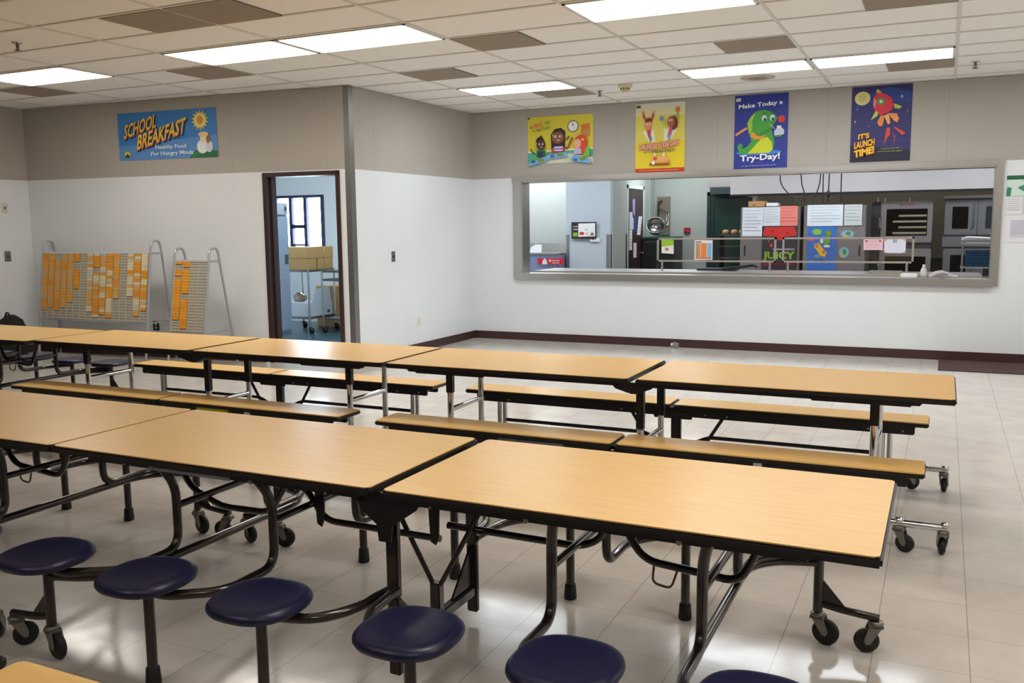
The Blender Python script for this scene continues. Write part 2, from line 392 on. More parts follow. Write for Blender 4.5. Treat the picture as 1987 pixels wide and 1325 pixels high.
# kitchen shell
KY = 6.0
b = MB(); b.box((-2.0, 4.3, 0), (.05, 4.42, 2.95)); b.box((-2.1, 1.08, 0), (-1.98, 4.4, 2.95)); struct(b.build('wall_alcove', mat((176, 182, 178), .6, 0, 'alcove_wall')))
b = MB(); b.box((.0, 3.3, 0), (.78, 3.42, 2.95), KWALLB); b.box((.0, 3.42, 0), (.06, 4.30, 2.95), KWALLB)
b.box((.70, 3.42, 0), (.78, 4.15, 2.95), KWALL); b.box((.66, 4.15, 0), (.70, 5.7, 2.95), KWALL)
struct(b.build('wall_kitchen_block'))
b = MB(); b.box((.6, KY, 0), (9, KY + .12, 2.95)); b.box((.6, 5.7, 0), (.72, KY, 2.95)); struct(b.build('wall_kitchen_back', KWALL))
struct(MB().box((8.4, .2, 0), (8.5, 6.1, 2.95)).build('wall_kitchen_right', KWALL))
struct(MB().box((-2.1, .2, 2.9), (8.6, 6.3, 3.0)).build('ceiling', TILEW))
b = MB()
for x_, y_ in ((.006, 3.292), (.715, 3.292)): b.box((x_, y_, .1), (x_ + .055, y_ + .008, 1.35))
b.box((.78, 3.3, .1), (.788, 3.36, 1.35)); b.box((.70, 4.09, .1), (.79, 4.16, 1.35))
struct(b.build('trim_4', STEELD))
# brown kitchen door, on the wall that faces the ovens
b = MB(); b.box((.70, 4.36, 0), (.735, 5.22, 2.13)); kd = struct(b.build('door_2', mat((58, 38, 40), .4, 0, 'brown_door')))
b = MB(); b.box((.70, 4.30, 0), (.742, 4.36, 2.19)); b.box((.70, 5.22, 0), (.742, 5.28, 2.19)); b.box((.70, 4.3, 2.13), (.742, 5.28, 2.19)); b.build('door_frame', mat((196, 212, 206), .5, 0, 'pale_frame'), kd)
MB().box((.735, 4.60, 1.62), (.738, 4.74, 1.95)).build('window_slot', mat((150, 140, 190), .2, 0, 'violet_glass'), kd)
MB().tube([(.735, 5.12, 1.0), (.80, 5.12, 1.0), (.80, 5.02, 1.0)], .012, rad=.01).build('door_handle', CHROME, kd)
# green freezer door
b = MB(); b.box((1.80, 5.93, 0), (2.62, 5.99, 2.02)); fd = struct(b.build('door_3', mat((18, 52, 44), .35, 0, 'dark_green_door')))
b = MB(); b.box((1.74, 5.91, 0), (1.80, 5.99, 2.08)); b.box((1.74, 5.91, 2.02), (2.68, 5.99, 2.08)); b.box((1.86, 5.915, .1), (1.87, 5.93, 1.95)); b.build('door_frame', mat((28, 44, 42), .4, 0, 'dark_frame'), fd)

# ================================================================ CEILING FIXTURES
DIFF = mat((255, 247, 238), .5, 0, 'warm_lamp_diffuser', emit=PANEL)
DIFFC = mat((242, 249, 255), .5, 0, 'cool_lamp_diffuser', emit=PANEL)
KDIFF = mat((246, 250, 255), .5, 0, 'kitchen_lamp_diffuser', emit=KPANEL)
def fixture(x0, x1, y0, y1, z, m, label, group, lens=.0):
    t = thing('ceiling_light', label, 'light', ((x0 + x1) / 2, (y0 + y1) / 2, z), group=group)
    a, b_ = (x1 - x0) / 2 - .014, (y1 - y0) / 2 - .014
    q = MB(); q.box((-a, -b_, -.012), (a, -b_ + .02, .002)); q.box((-a, b_ - .02, -.012), (a, b_, .002)); q.box((-a, -b_, -.012), (-a + .02, b_, .002)); q.box((a - .02, -b_, -.012), (a, b_, .002))
    q.build('frame', mat((235, 235, 232), .5, 0, 'lamp_frame'), t)
    q = MB(); q.box((-a + .02, -b_ + .02, -.011), (a - .02, b_ - .02, -.002)); q.build('diffuser', m, t)
XL = lambda k: GX[k]                                # GX[4] = -.358
LG = 'lit ceiling light panels'
spots = [(2, 8, 'lit ceiling panel cut off by the left edge of the photo, above the far left'),
         (4, 8, 'lit ceiling panel, left one of the touching pair above the school breakfast banner side'),
         (5, 8, 'lit ceiling panel, right one of the touching pair at top left'),
         (7, 8, 'lit ceiling panel cut off by the top edge, right of centre'),
         (5, 3, 'lit ceiling panel above the yellow posters, alone near the recessed corner'),
         (7, 3, 'lit ceiling panel above the slug poster, left of the right pair'),
         (8, 3, 'lit ceiling panel above the rocket poster, rightmost in the photo')]
for k, j, lb in spots: fixture(GX[k], GX[k + 1], GY[j], GY[j - 1], HC, DIFF if j > 5 else DIFFC, lb, LG)
for k, j in ((10, 3), (10, 8), (8, 14), (10, 14), (6, 20), (9, 20)):
    fixture(GX[k], GX[k + 1], GY[j], GY[j - 1], HC, DIFF, 'lit ceiling panel behind or beside the camera, outside the photo', 'ceiling light panels outside the photo')
for x_, y_ in ((1.6, 1.9), (4.2, 1.9), (6.4, 1.9), (-.9, 3.7), (-.9, 2.2), (1.5, 4.9)):  # unseen lamps; the alcove one is added to brighten its wall
    fixture(x_ - .6, x_ + .6, y_ - .28, y_ + .28, 2.9, KDIFF, 'unseen kitchen ceiling light added above the pass-through opening', 'unseen kitchen ceiling lights')
fixture(-2.6, -1.4, -1.3, -.7, 2.9, mat((225, 242, 255), .5, 0, 'added_store_lamp', emit=32), 'unseen ceiling light added to brighten the store room', None)  # unseen lamp added to brighten the store room

GR = brushed_mat('grille', (140, 126, 110), .7); GR = mat((168, 156, 140), .8, 0, 'taupe_grille')
def vent(x0, x1, y0, y1, lb):
    t = thing('ceiling_vent', lb, 'vent', ((x0 + x1) / 2, (y0 + y1) / 2, HC), group='square ceiling return grilles')
    a, b_ = (x1 - x0) / 2 - .012, (y1 - y0) / 2 - .012
    q = MB(); q.box((-a, -b_, -.003), (a, b_, .003)); q.build('backing', mat((86, 78, 70), .9, 0, 'vent_dark'), t)
    q = MB(); n = 22
    for k in range(n):
        y = -b_ + (k + .5) * 2 * b_ / n; q.box((-a, y - .0095, -.008), (a, y + .0095, -.003))
    q.build('grille', GR, t)
h = .61
vent(GX[5] - .6, GX[5], GY[10], GY[9], 'taupe ceiling grille, left of two joined ones at top left')
vent(GX[5], GX[5] + .6, GY[10], GY[9], 'taupe ceiling grille, right of two joined ones at top left')
vent(GX[4] - h, GX[4], GY[7], GY[6], 'taupe ceiling grille above the gap between banner and steel corner')
vent(GX[6], GX[6] + h, GY[7], GY[6], 'taupe ceiling grille near the top centre of the photo')
vent(GX[5], GX[5] + h, GY[5], GY[4], 'taupe ceiling grille in front of the projecting corner')
vent(GX[6] - h, GX[6], GY[2], GY[1], 'taupe ceiling grille touching the light above the yellow posters')
vent(GX[8] - h, GX[8], GY[5], GY[4], 'taupe ceiling grille in front of the slug poster')
vent(GX[9] - h, GX[9], GY[2], GY[1], 'taupe ceiling grille beside the rightmost light')
vent(GX[9] - h, GX[9], GY[7], GY[6], 'taupe ceiling grille cut off by the top right edge')
vent(GX[2] - h, GX[2], GY[7], GY[6], 'taupe ceiling grille at the far left edge')
for x_, y_, lb in ((.23, -4.62, 'round ceiling speaker below the left light pair'), (3.88, -4.55, 'round ceiling speaker at the top right of centre'), (3.91, -1.12, 'round ceiling speaker above the slug poster')):
    t = thing('ceiling_speaker', lb, 'speaker', (x_, y_, HC), group='round ceiling speakers')
    MB().lathe([(.001, -.006), (.17, -.006), (.175, -.002), (.175, .003)]).build('rim', mat((196, 186, 172), .6, 0, 'speaker_rim'), t)
    MB().lathe([(.001, -.010), (.09, -.010), (.10, -.006)]).build('grille', mat((150, 140, 128), .8, 0, 'speaker_grille'), t)
for x_, y_, lb in ((-1.0, -5.8, 'chrome fire sprinkler head at the top left'), (2.18, -1.08, 'chrome fire sprinkler head beside the smoke detector'), (5.9, -1.05, 'chrome fire sprinkler head at the right')):
    t = thing('sprinkler_head', lb, 'sprinkler', (x_, y_, HC), group='ceiling sprinkler heads')
    MB().lathe([(.001, -.002), (.035, -.004), (.036, .002)], seg=16).build('escutcheon', CHROME, t)
    q = MB(); q.lathe([(.012, -.004), (.012, -.03), (.004, -.034), (.004, -.055), (.001, -.055)], seg=12); q.tube([(-.014, 0, -.028), (-.016, 0, -.045), (0, 0, -.058), (.016, 0, -.045), (.014, 0, -.028)], .004, seg=6)
    q.lathe([(.001, -.058), (.028, -.058), (.028, -.061), (.001, -.061)], seg=16); q.build('nozzle', mat((120, 108, 96), .35, .8, 'bronze_nozzle'), t)
t = thing('smoke_detector', 'cream round smoke detector on the ceiling above the launch your day poster', 'smoke detector', (2.56, -1.33, HC))
MB().lathe([(.001, .002), (.075, .002), (.075, -.02), (.055, -.03), (.05, -.03)], seg=24).build('base', mat((226, 214, 178), .5, 0, 'cream_plastic'), t)
MB().lathe([(.05, -.03), (.05, -.05), (.035, -.065), (.001, -.068)], seg=16).build('sensor', mat((196, 180, 140), .5, 0, 'tan_plastic'), t)
q = MB()
for k in range(8): a = k * math.pi / 4; q.box((.048 * math.cos(a) - .006, .048 * math.sin(a) - .006, -.048), (.048 * math.cos(a) + .006, .048 * math.sin(a) + .006, -.034))
q.build('slots', mat((50, 44, 38), .6, 0, 'dark_slots'), t)

# ================================================================ TABLES
ZT = .686
def top_half(t, x0, x1, hw, name='tabletop'):
    MB().prism(rrect(x0 + .006, -hw + .006, x1 - .006, hw - .006, .018), ZT - .003, ZT + .0008, 'XY').build(name, WOOD, t)
    q = MB(); q.box((x0, -hw, ZT - .029), (x1, hw, ZT - .001), bev=.007); q.build('edge_band', BLACK, t)
def caster(t, x, y, ang, ztop=.115, r=.047):
    mx = Matrix.Translation((x, y, 0)) @ Matrix.Rotation(ang, 4, 'Z')
    q = MB(); q.v = []
    b0 = MB(); b0.lathe([(.001, ztop), (.022, ztop), (.026, ztop - .006), (.022, ztop - .016), (.001, ztop - .016)], seg=14)
    for s_ in (-.021, .017):
        b0.prism([(-.022, ztop - .01), (.024, ztop - .01), (.042, r + .006), (.036, r - .01), (.022, r - .008)], s_, s_ + .004, 'XZ')
    b0.box((-.022, -.021, ztop - .022), (.024, .021, ztop - .012)); b0.v = [tuple(mx @ Vector(v)) for v in b0.v]
    f = b0.build('caster_fork', FORK, t)
    w = MB(); w.lathe([(.001, -.014), (.02, -.014), (.024, -.011), (r - .006, -.012), (r, -.006), (r, .006), (r - .006, .012), (.024, .011), (.02, .014), (.001, .014)], (.03, 0, r), 'Y', seg=22)
    w.v = [tuple(mx @ Vector(v)) for v in w.v]; w.build('caster_wheel', RUBBER, f)

def superq(a, n=2.6): return (abs(math.cos(a)) ** n + abs(math.sin(a)) ** n) ** (-1 / n)
def seat_mesh():
    q = MB(); q.lathe([(.001, -.002), (.05, -.001), (.095, .001), (.124, .005), (.137, .003), (.146, -.007), (.148, -.018), (.142, -.029), (.118, -.033), (.001, -.033)], seg=40, shape=lambda a: superq(a, 2.55))
    return q
def stool_table(cx, cy, label):
    t = thing('cafeteria_table', label, 'table', (cx, cy, 0), group='folding cafeteria tables')
    HL, hw = 1.465, .37
    for s in (-1, 1):
        x0, x1 = (.02, HL) if s > 0 else (-HL, -.02)
        top_half(t, x0, x1, hw)
        a, b_ = sorted((s * .06, s * (HL - .17)))
        for y in (-hw + .02, hw - .048): MB().box((a, y, ZT - .045), (b_, y + .028, ZT - .026), bev=.006).build('apron_rail', BLACK, t)
        for x in (s * .06, s * (HL - .2)): MB().box((x - .015, -hw + .05, ZT - .05), (x + .015, hw - .05, ZT - .026)).build('cross_rail', BLACK, t)
    sb = None
    for sy in (-1, 1):
        for i, ox in enumerate((-1.215, -.735, -.265, .265, .735, 1.215)):
            sx = -1 if ox > 0 else 1; end = i in (0, 5); mid = i in (2, 3)
            y = sy * .605
            st = seat_mesh().build('seat', NAVY, t, (ox, y, .385))
            MB().tube([(ox, y, .12 if end else .03), (ox, y, .356)], .0175, seg=14).build('seat_post', TUBE, t)
            if not end: MB().lathe([(.001, 0), (.024, 0), (.026, .006), (.022, .06), (.019, .064)], (ox, y, 0), seg=16).build('foot_glide', RUBBER, t)
            q = MB()
            if mid:
                q.tube([(ox, y, .325), (ox + sx * .17, y - sy * .04, .325), (sx * -.025, sy * .45, .325), (sx * -.012, sy * .27, .325)], .0165, rad=.09)
                q.build('seat_arm', TUBE, t)
            else:
                d = (.25 if end else .222) if sx > 0 else (.215 if end else .19); X = ox + sx * d
                q.tube([(ox, y, .325), (ox + sx * .08, y, .32), (X, sy * .49, .315), (X, sy * .245, .315), (X, sy * .245, .56), (X - sx * .03, sy * .30, .655)], .0165, rad=.07, seg=12)
                q.build('seat_arm', TUBE, t)
    for ox in (-1.215 + .25, -.735 + .222, .735 - .19, 1.215 - .215):
        MB().tube([(ox, -.245, .478), (ox, .245, .478)], .0135).build('cross_rail', TUBE, t)
    for s in (-1, 1):
        ox = s * 1.215; X = ox - s * (.26 if s < 0 else .225)
        MB().tube([(ox, -.605, .298), (ox - s * .15, -.56, .298), (X, -.45, .298), (X, .45, .298), (ox - s * .15, .56, .298), (ox, .605, .298)], .0165, rad=.08, seg=12).build('floor_stretcher', TUBE, t)
        for sy in (-1, 1):
            q = MB(); q.tube([(ox, sy * .605, .15), (ox + s * .08, sy * .605, .135), (ox + s * .205, sy * .605, .125)], .014, rad=.04)
            q.prism([(ox + s * .012, .24), (ox + s * .015, .135), (ox + s * .10, .138)], sy * .605 - .003, sy * .605 + .003, 'XZ'); q.build('caster_arm', TUBE, t)
            caster(t, ox, sy * .605, R(20 if s * sy < 0 else -10)); caster(t, ox + s * .195, sy * .605, R((165 if s > 0 else 15) + (30 if sy > 0 else -40) * s), r=.043)
    for sy in (-1, 1):
        q = MB(); y = sy * .27
        q.box((-.022, y - .013, .30), (.022, y + .013, .60), TUBE, bev=.004); q.box((-.021, y - .012, .035), (.021, y + .012, .30), mat((70, 64, 60), .3, .5, 'worn_steel'), bev=.004)
        q.build('center_leg')
        q = MB(); yy = y + sy * .045
        q.prism([(-.11, .662), (.14, .662), (.12, .618), (.03, .555), (.022, .50), (-.022, .50), (-.03, .555), (-.09, .60)], yy - .003, yy + .003, 'XZ')
        q.tube([(-.10, yy - .012, .635), (-.10, yy + .012, .635)], .011); q.tube([(.12, yy - .012, .635), (.12, yy + .012, .635)], .011); q.build('hinge_plate', BLACK, t)
    for o in list(COL.objects):
        if o.name.startswith('center_leg') and o.parent is None: o.parent = t
    q = MB(); q.box((-.016, -.27, .10), (.016, .27, .14), bev=.005)
    for sy in (-1, 1): q.prism([(sy * .255, .30), (sy * .255, .14), (sy * .10, .14)], -.004, .004, 'YZ')
    q.build('base_stretcher', TUBE, t)
    q = MB(); q.box((-.02, -.018, .14), (.02, .018, .25), bev=.004)
    for s in (-1, 1): q.tube([(0, 0, .215), (s * .245, 0, .65)], .0095, seg=8)
    q.build('spring_brace', TUBE, t)
    yl = -.02
    MB().tube([(-1.22, yl, .645), (-1.12, yl, .47), (-.96, yl, .41), (-.72, yl, .415), (-.62, yl, .56), (-.54, yl, .53), (-.46, yl, .42), (.03, yl, .418)], .0125, rad=.05).build('link_rod', TUBE, t)
    MB().tube([(.045, yl + .03, .46), (.54, yl + .03, .455), (.61, yl + .03, .49), (.66, yl + .03, .645)], .0125, rad=.05).build('link_rod', TUBE, t)
    MB().tube([(.62, yl, .645), (.68, yl, .58), (.76, yl, .455), (1.06, yl, .43), (1.16, yl, .645)], .0125, rad=.05).build('lift_rod', TUBE, t)
    for x in (.015, -.47): MB().prism([(x - .022, .655), (x + .03, .655), (x + .022, .50), (x + .02, .43), (x + .008, .40), (x - .012, .41), (x - .018, .50)], yl - .02, yl - .014, 'XZ').build('link_bracket', BLACK, t)
    MB().tube([(.795, yl, .445), (.79, yl, .385), (.85, yl, .375), (.87, yl, .44)], .004, rad=.02, seg=6).build('latch_loop', mat((90, 84, 60), .4, .6, 'brass_wire'), t)
    for x in (-.96, -.51, .51, .96): MB().tube([(x, -hw + .015, ZT - .038), (x, -hw + .022, ZT - .038)], .008).build('bolt', mat((150, 140, 136), .4, .6, 'bolt'), t)
    for x in (-1.1, -.2, .19, 1.05): MB().tube([(x, -hw + .016, ZT - .039), (x, -hw + .022, ZT - .039)], .004).build('bolt', mat((150, 140, 136), .4, .6, 'bolt'), t)
    return t
F_ = stool_table(4.145, -8.175, 'near stool table whose right end stands by the open floor, navy seats in front')
q = MB().box((-.98, -.3525, ZT - .046), (-.60, -.3495, ZT - .033)); q.build('worn_tape', mat((150, 146, 150), .7, 0, 'worn_tape', noise=.6), F_)
g_ = copy_tree(F_); g_.location = (1.21, -8.175, 0); g_['label'] = 'near stool table with navy seats running off the left edge of the photo'
for ch in [x for x in COL.objects if x.parent == g_ and x.name.startswith('worn_tape')]: bpy.data.objects.remove(ch)
e_ = copy_tree(g_); e_.location = (-1.9, -5.99, 0); e_['label'] = 'far stool table at the left edge in front of the card racks, set slightly askew'
h_ = copy_tree(g_); h_.location = (4.14, -10.12, 0); h_['label'] = 'nearest table, only its two wood corners showing at the bottom left'

def bench_table(cx, cy, label):
    t = thing('cafeteria_bench_table', label, 'table', (cx, cy, 0), group='folding cafeteria bench tables')
    HL, hw = 1.545, .37
    for s in (-1, 1):
        x0, x1 = (.02, HL) if s > 0 else (-HL, -.02)
        top_half(t, x0, x1, hw)
        a, b_ = sorted((s * .08, s * 1.40))
        for y in (-hw + .02, hw - .046): MB().box((a, y, ZT - .045), (b_, y + .026, ZT - .026), bev=.006).build('apron_rail', BLACK, t)
        a, b_ = sorted((s * .9, s * 1.36))
        for y in (-.33, .30): MB().box((a, y, ZT - .056), (b_, y + .03, ZT - .026), bev=.006).build('leg_channel', BLACK, t)
        for sy in (-1, 1):
            y = sy * .545; b0, b1 = sorted((s * .012, s * 1.43))
            MB().prism(rrect(b0 + .003, y - .115, b1 - .003, y + .115, .015), .398, .4045, 'XY').build('bench_seat', WOOD, t)
            q = MB(); q.box((b0, y - .118, .377), (b1, y + .118, .4), bev=.006); q.build('bench_edge_band', BLACK, t)
            q = MB(); c0, c1 = sorted((s * .03, s * 1.36))
            for yy in (y - .085, y + .06): q.box((c0, yy, .325), (c1, yy + .025, .38), bev=.006)
            q.box((c0, y - .07, .355), (c1, y + .07, .38)); q.build('bench_apron', BLACK, t)
            for bx in (.2, .33, 1.12, 1.30): MB().lathe([(.001, -.003), (.0045, -.003), (.0045, .003), (.001, .003)], (s * bx, y - .086, .345), 'Y', seg=8).build('bolt', mat((225, 225, 225), .3, .6, 'bright_bolt'), t)
            q = MB(); X = s * 1.21
            for dx in (-.018, .022): q.tube([(X + dx, y, .03), (X + dx, y, .36)], .016, CHROME)
            q.tube([(X + .03, y, .10), (X + .05, y + .01, .05), (X + .06, y, .01)], .014, CHROME); q.lathe([(.001, 0), (.022, 0), (.02, .035), (.001, .035)], (X, y, 0), m=RUBBER, seg=12)
            q.build('bench_leg', None, t)
            MB().tube([(s * .03, y, .13), (s * .12, y, .15), (s * .2, y, .19), (X - s * .02, y, .19)], .012, rad=.05).build('bench_rail', BLACK, t)
            MB().tube([(s * .155, y, .10), (s * .30, y, .335)], .011, seg=8).build('bench_brace', BLACK, t)
        for sy in (-1, 1):
            X = s * 1.19; y = sy * .2; q = MB()
            q.tube([(X, y, .02), (X, y, .60)], .0185, CHROME, seg=14); q.box((X - .021, y - .021, .50 if sy < 0 else .60), (X + .021, y + .021, .66), BLACK, bev=.006)
            q.prism([(y - sy * .015, .02), (y - sy * .015, .2), (y - sy * .11, .02)], X - .003, X + .003, 'YZ', CHROME); q.lathe([(.001, 0), (.023, 0), (.021, .03), (.001, .03)], (X, y, 0), m=RUBBER, seg=12)
            q.build('table_leg', None, t)
        MB().tube([(s * 1.19, -.2, .40), (s * 1.19, .2, .40)], .016).build('leg_cross_tube', CHROME, t)
        q = MB(); X = s * 1.19
        q.tube([(X, -.545, .08), (X, .545, .08)], .016); q.build('floor_stretcher', CHROME, t)
    for sy in (-1, 1):
        y = sy * .2; q = MB(); q.tube([(0, y, .02), (0, y, .46)], .018, CHROME, seg=14); q.box((-.021, y - .021, .38), (.021, y + .021, .655), BLACK, bev=.005)
        q.lathe([(.001, 0), (.023, 0), (.021, .03), (.001, .03)], (0, y, 0), m=RUBBER, seg=12); q.build('center_leg', None, t)
        q = MB(); y = sy * .335; q.prism([(-.13, .662), (.13, .662), (.10, .632), (.03, .605), (-.03, .605), (-.10, .625)], y - .003, y + .003, 'XZ'); q.box((-.02, min(y, sy * .2), .60), (.02, max(y, sy * .2), .64)); q.build('hinge_plate', BLACK, t)
        y = sy * .545; q = MB(); q.box((-.03, y - .02, .09), (.03, y + .02, .36), bev=.006); q.box((-.12, y - .09, .31), (.12, y - .075, .36), bev=.005); q.lathe([(.001, 0), (.022, 0), (.02, .09), (.001, .09)], (0, y, 0), seg=12); q.build('bench_center_post', BLACK, t)
    MB().tube([(0, -.2, .30), (0, .2, .30)], .015).build('leg_cross_tube', CHROME, t)
    MB().tube([(0, -.52, .13), (0, .52, .13)], .016).build('floor_stretcher', CHROME, t)
    for s in (-1, 1):
        for sy in (-1, 1):
            y = sy * .53; q = MB(); q.tube([(s * 1.21, y, .13), (s * 1.535, y, .13)], .0165, seg=14); q.lathe([(.001, -.01), (.02, -.01), (.02, .012), (.001, .014)], (s * 1.52, y, .142), seg=12); q.lathe([(.001, -.01), (.02, -.01), (.02, .012), (.001, .014)], (s * 1.33, y, .142), seg=12)
            q.build('caster_arm', CHROME, t)
            caster(t, s * 1.33, y, R(-20 if sy < 0 else 30), .118, .042); caster(t, s * 1.515, y, R(100 if sy < 0 else 80), .118, .042)
    return t
C_ = bench_table(4.25, -5.93, 'bench table on the right of the middle row, its end by the open floor')
D_ = copy_tree(C_); D_.location = (1.135, -5.93, 0); D_['label'] = 'bench table in the middle row with a yellow strip on its near bench'
def on_bench(t, x0, x1, z0, z1, name, m):
    q = MB(); q.box((x0, -.6335, z0), (x1, -.6315, z1)); return q.build(name, m, t)
on_bench(D_, .31, .57, .342, .376, 'yellow_label', mat((214, 216, 30), .5, 0, 'yellow_label'))
on_bench(D_, .70, .745, .335, .37, 'white_label', WHITEP)
on_bench(D_, -.55, -.15, .34, .368, 'barcode_strip', mat((150, 150, 150), .6, 0, 'worn_strip', noise=.7))
on_bench(C_, -.66, -.28, .34, .368, 'barcode_strip', mat((150, 150, 150), .6, 0, 'worn_strip', noise=.7))
on_bench(C_, .69, .73, .336, .37, 'white_label', WHITEP)

# ================================================================ POSTERS ON THE SERVING WALL
YW = -.004
def Q(*p): return [tuple(x) for x in p]
LO, LU = Vector((-3.08, 0, 2.315)), None
bx0, bx1 = -3.07, -1.675
O = ML @ Vector((bx0 * 1.0036, -.004, 2.305)); U = (ML @ Vector((bx1 * 1.0036, -.004, 0))) - (ML @ Vector((bx0 * 1.0036, -.004, 0)))
s = Sheet(O, U, (0, 0, .54), (math.sin(AN), -math.cos(AN), 0)); s.base((58, 128, 196))
s.poly([(0, 0), (1, 0), (1, .45), (0, .3)], (92, 146, 206))
s.poly(star(.84, .76, .085, .055, 14, 2.5), (236, 214, 96)); s.b.v = s.b.v
s.poly(ell(.84, .76, .055, .14), (240, 224, 130)); s.poly(ell(.84, .76, .032, .085), (226, 150, 40))
s.poly([(.72, 0), (1, 0), (1, .12), (.93, .14), (.86, .2), (.78, .14)], (34, 110, 60)); s.poly([(.75, 0), (.85, .1), (.8, .13), (.76, .08)], (60, 140, 70))
s.poly(ell(.855, .22, .055, .14), (236, 240, 244)); s.poly(ell(.92, .22, .035, .12), (214, 222, 232)); s.poly(ell(.88, .40, .045, .11), (240, 222, 180)); s.poly(ell(.915, .37, .02, .09), (150, 100, 60)); s.poly(ell(.87, .47, .05, .05), (236, 206, 150))
s.poly(ell(.09, .12, .03, .07), (226, 200, 60)); s.poly([(.06, .06), (.12, .06), (.09, .15)], (60, 40, 30))
s.text('SCHOOL', .06, .42, .40, .72, (196, 90, 40), .22, .35, .03, 0, (24, 40, 110)); s.text('SCHOOL', .064, .45, .404, .73, (244, 206, 50), .22, .35, .012)
s.text('BREAKFAST', .19, .18, .71, .50, (206, 100, 40), .33, .35, .03, 0, (24, 40, 110)); s.text('BREAKFAST', .194, .21, .714, .51, (246, 208, 56), .33, .35, .012)
s.text('Healthy Food', .39, .185, .70, .29, (226, 236, 250)); s.text('For Hungry Minds', .34, .05, .77, .16, (226, 236, 250))
s.done('banner_poster', 'blue school breakfast banner with a sun on the left wall', 'poster')

# brave poster (three children at lunch)
s = vsheet(.815, 2.285, 1.705, 2.875, YW)
s.base((222, 206, 56), ((0, 0), (1, 0), (1, 1), (0, 1)))
s.poly([(0, 0), (1, 0), (1, .27), (0, .24)], (92, 178, 150)); s.poly([(0, .24), (1, .27), (1, .30), (0, .27)], (236, 240, 214)); s.poly([(0, 0), (1, 0), (1, .1), (.66, .2), (.3, .18), (.05, .04)], (222, 214, 190))
s.poly(ell(.70, .76, .085, .125), (78, 80, 96)); s.poly(ell(.70, .76, .072, .107), (240, 240, 232)); s.line([(.70, .76), (.70, .85)], .008, (60, 50, 50)); s.line([(.70, .76), (.695, .81)], .012, (60, 50, 50))
s.poly([(.83, .52), (.955, .54), (.95, .80), (.82, .78)], (220, 120, 44)); s.poly([(.84, .54), (.945, .56), (.94, .68), (.84, .66)], (196, 150, 76))
def kid(cx, cy, w, h, skin, hair, hairpts, shirt):
    s.poly([(cx - w * .55, cy - h * 1.15), (cx + w * .55, cy - h * 1.15), (cx + w * .42, cy - h * .5), (cx - w * .42, cy - h * .5)], shirt)
    s.poly(hairpts, hair); s.poly(ell(cx, cy, w * .5, h * .5), skin)
    for dx in (-.14, .16): s.poly(ell(cx + dx * w * 1.2, cy + h * .08, w * .09, h * .1, 12), (250, 250, 250)); s.poly(ell(cx + dx * w * 1.2 + w * .03, cy + h * .08, w * .045, h * .05, 10), (30, 20, 20))
    s.poly([(cx - w * .12, cy - h * .2), (cx + w * .2, cy - h * .17), (cx + w * .06, cy - h * .27)], (250, 240, 236))
kid(.47, .54, .19, .26, (146, 84, 50), (44, 28, 40), [(.37, .28), (.36, .6), (.42, .72), (.52, .74), (.585, .66), (.58, .3), (.54, .36), (.42, .36)], (160, 140, 204))
s.poly([(.38, .60), (.42, .54), (.43, .56), (.39, .62)], (170, 210, 70)); s.poly([(.41, .64), (.5, .72), (.57, .66), (.56, .6), (.5, .67)], (44, 28, 40))
s.line([(.57, .30), (.63, .32), (.675, .47)], .028, (146, 84, 50)); s.poly(ell(.685, .5, .02, .03, 10), (150, 90, 56)); s.line([(.60, .48), (.645, .56)], .02, (50, 100, 50))
s.poly(ell(.42, .25, .045, .05, 14), (206, 46, 50)); s.poly(ell(.55, .28, .03, .05, 14), (206, 46, 50)); s.line([(.42, .33), (.55, .33)], .02, (226, 220, 244)); s.line([(.42, .27), (.55, .27)], .018, (226, 220, 244))
s.poly([(.11, .1), (.3, .1), (.3, .26), (.24, .32), (.13, .32)], (110, 190, 60)); kid(.215, .40, .14, .22, (84, 50, 34), (36, 26, 26), [(.13, .46), (.15, .54), (.22, .60), (.27, .48), (.25, .44)], (50, 90, 60)); s.poly([(.17, .13), (.24, .13), (.23, .24), (.17, .24)], (36, 50, 120)); s.line([(.13, .2), (.07, .27), (.06, .33)], .018, (84, 50, 34))
s.poly([(.85, .1), (.96, .12), (.96, .30), (.86, .32)], (110, 190, 60)); s.poly(ell(.83, .42, .095, .15), (222, 70, 44)); s.poly([(.8, .2), (.87, .15), (.92, .36), (.86, .4)], (222, 70, 44)); kid(.78, .39, .11, .19, (240, 170, 130), (222, 70, 44), [(.78, .5), (.84, .56), (.9, .45), (.86, .38)], (196, 180, 220)); s.poly(star(.86, .47, .015, .035, 5), (250, 210, 80))
for tx, ty, sl in ((.17, .06, .05), (.47, .16, .02), (.82, .06, -.04)):
    s.poly([(tx - .16, ty - .06 - sl), (tx + .16, ty - .06 + sl), (tx + .14, ty + .05 + sl), (tx - .1, ty + .05 - sl)], (110, 176, 226)); s.poly(ell(tx + .05, ty + .01, .055, .04, 14), (120, 150, 60)); s.poly(ell(tx - .07, ty - .01, .035, .035, 12), (60, 110, 150))
s.text('Be', .06, .74, .10, .81, (60, 120, 70), 0.01); s.text('BRAVE', .115, .755, .245, .85, (236, 96, 70), .03); s.text('and', .29, .83, .36, .90, (60, 120, 70), .01)
s.text('Try', .09, .65, .14, .72, (90, 150, 70), .01); s.text('New', .16, .68, .235, .74, (30, 70, 50), .01); s.text('Foods!', .25, .71, .37, .78, (70, 150, 90), .02)
s.poly([(.02, .95), (.06, .95), (.06, .975), (.02, .975)], (40, 40, 40))
s.done('wall_poster', 'yellow landscape poster of three cartoon children at lunch trays, nearest the corner', 'poster', 'posters above the pass-through')

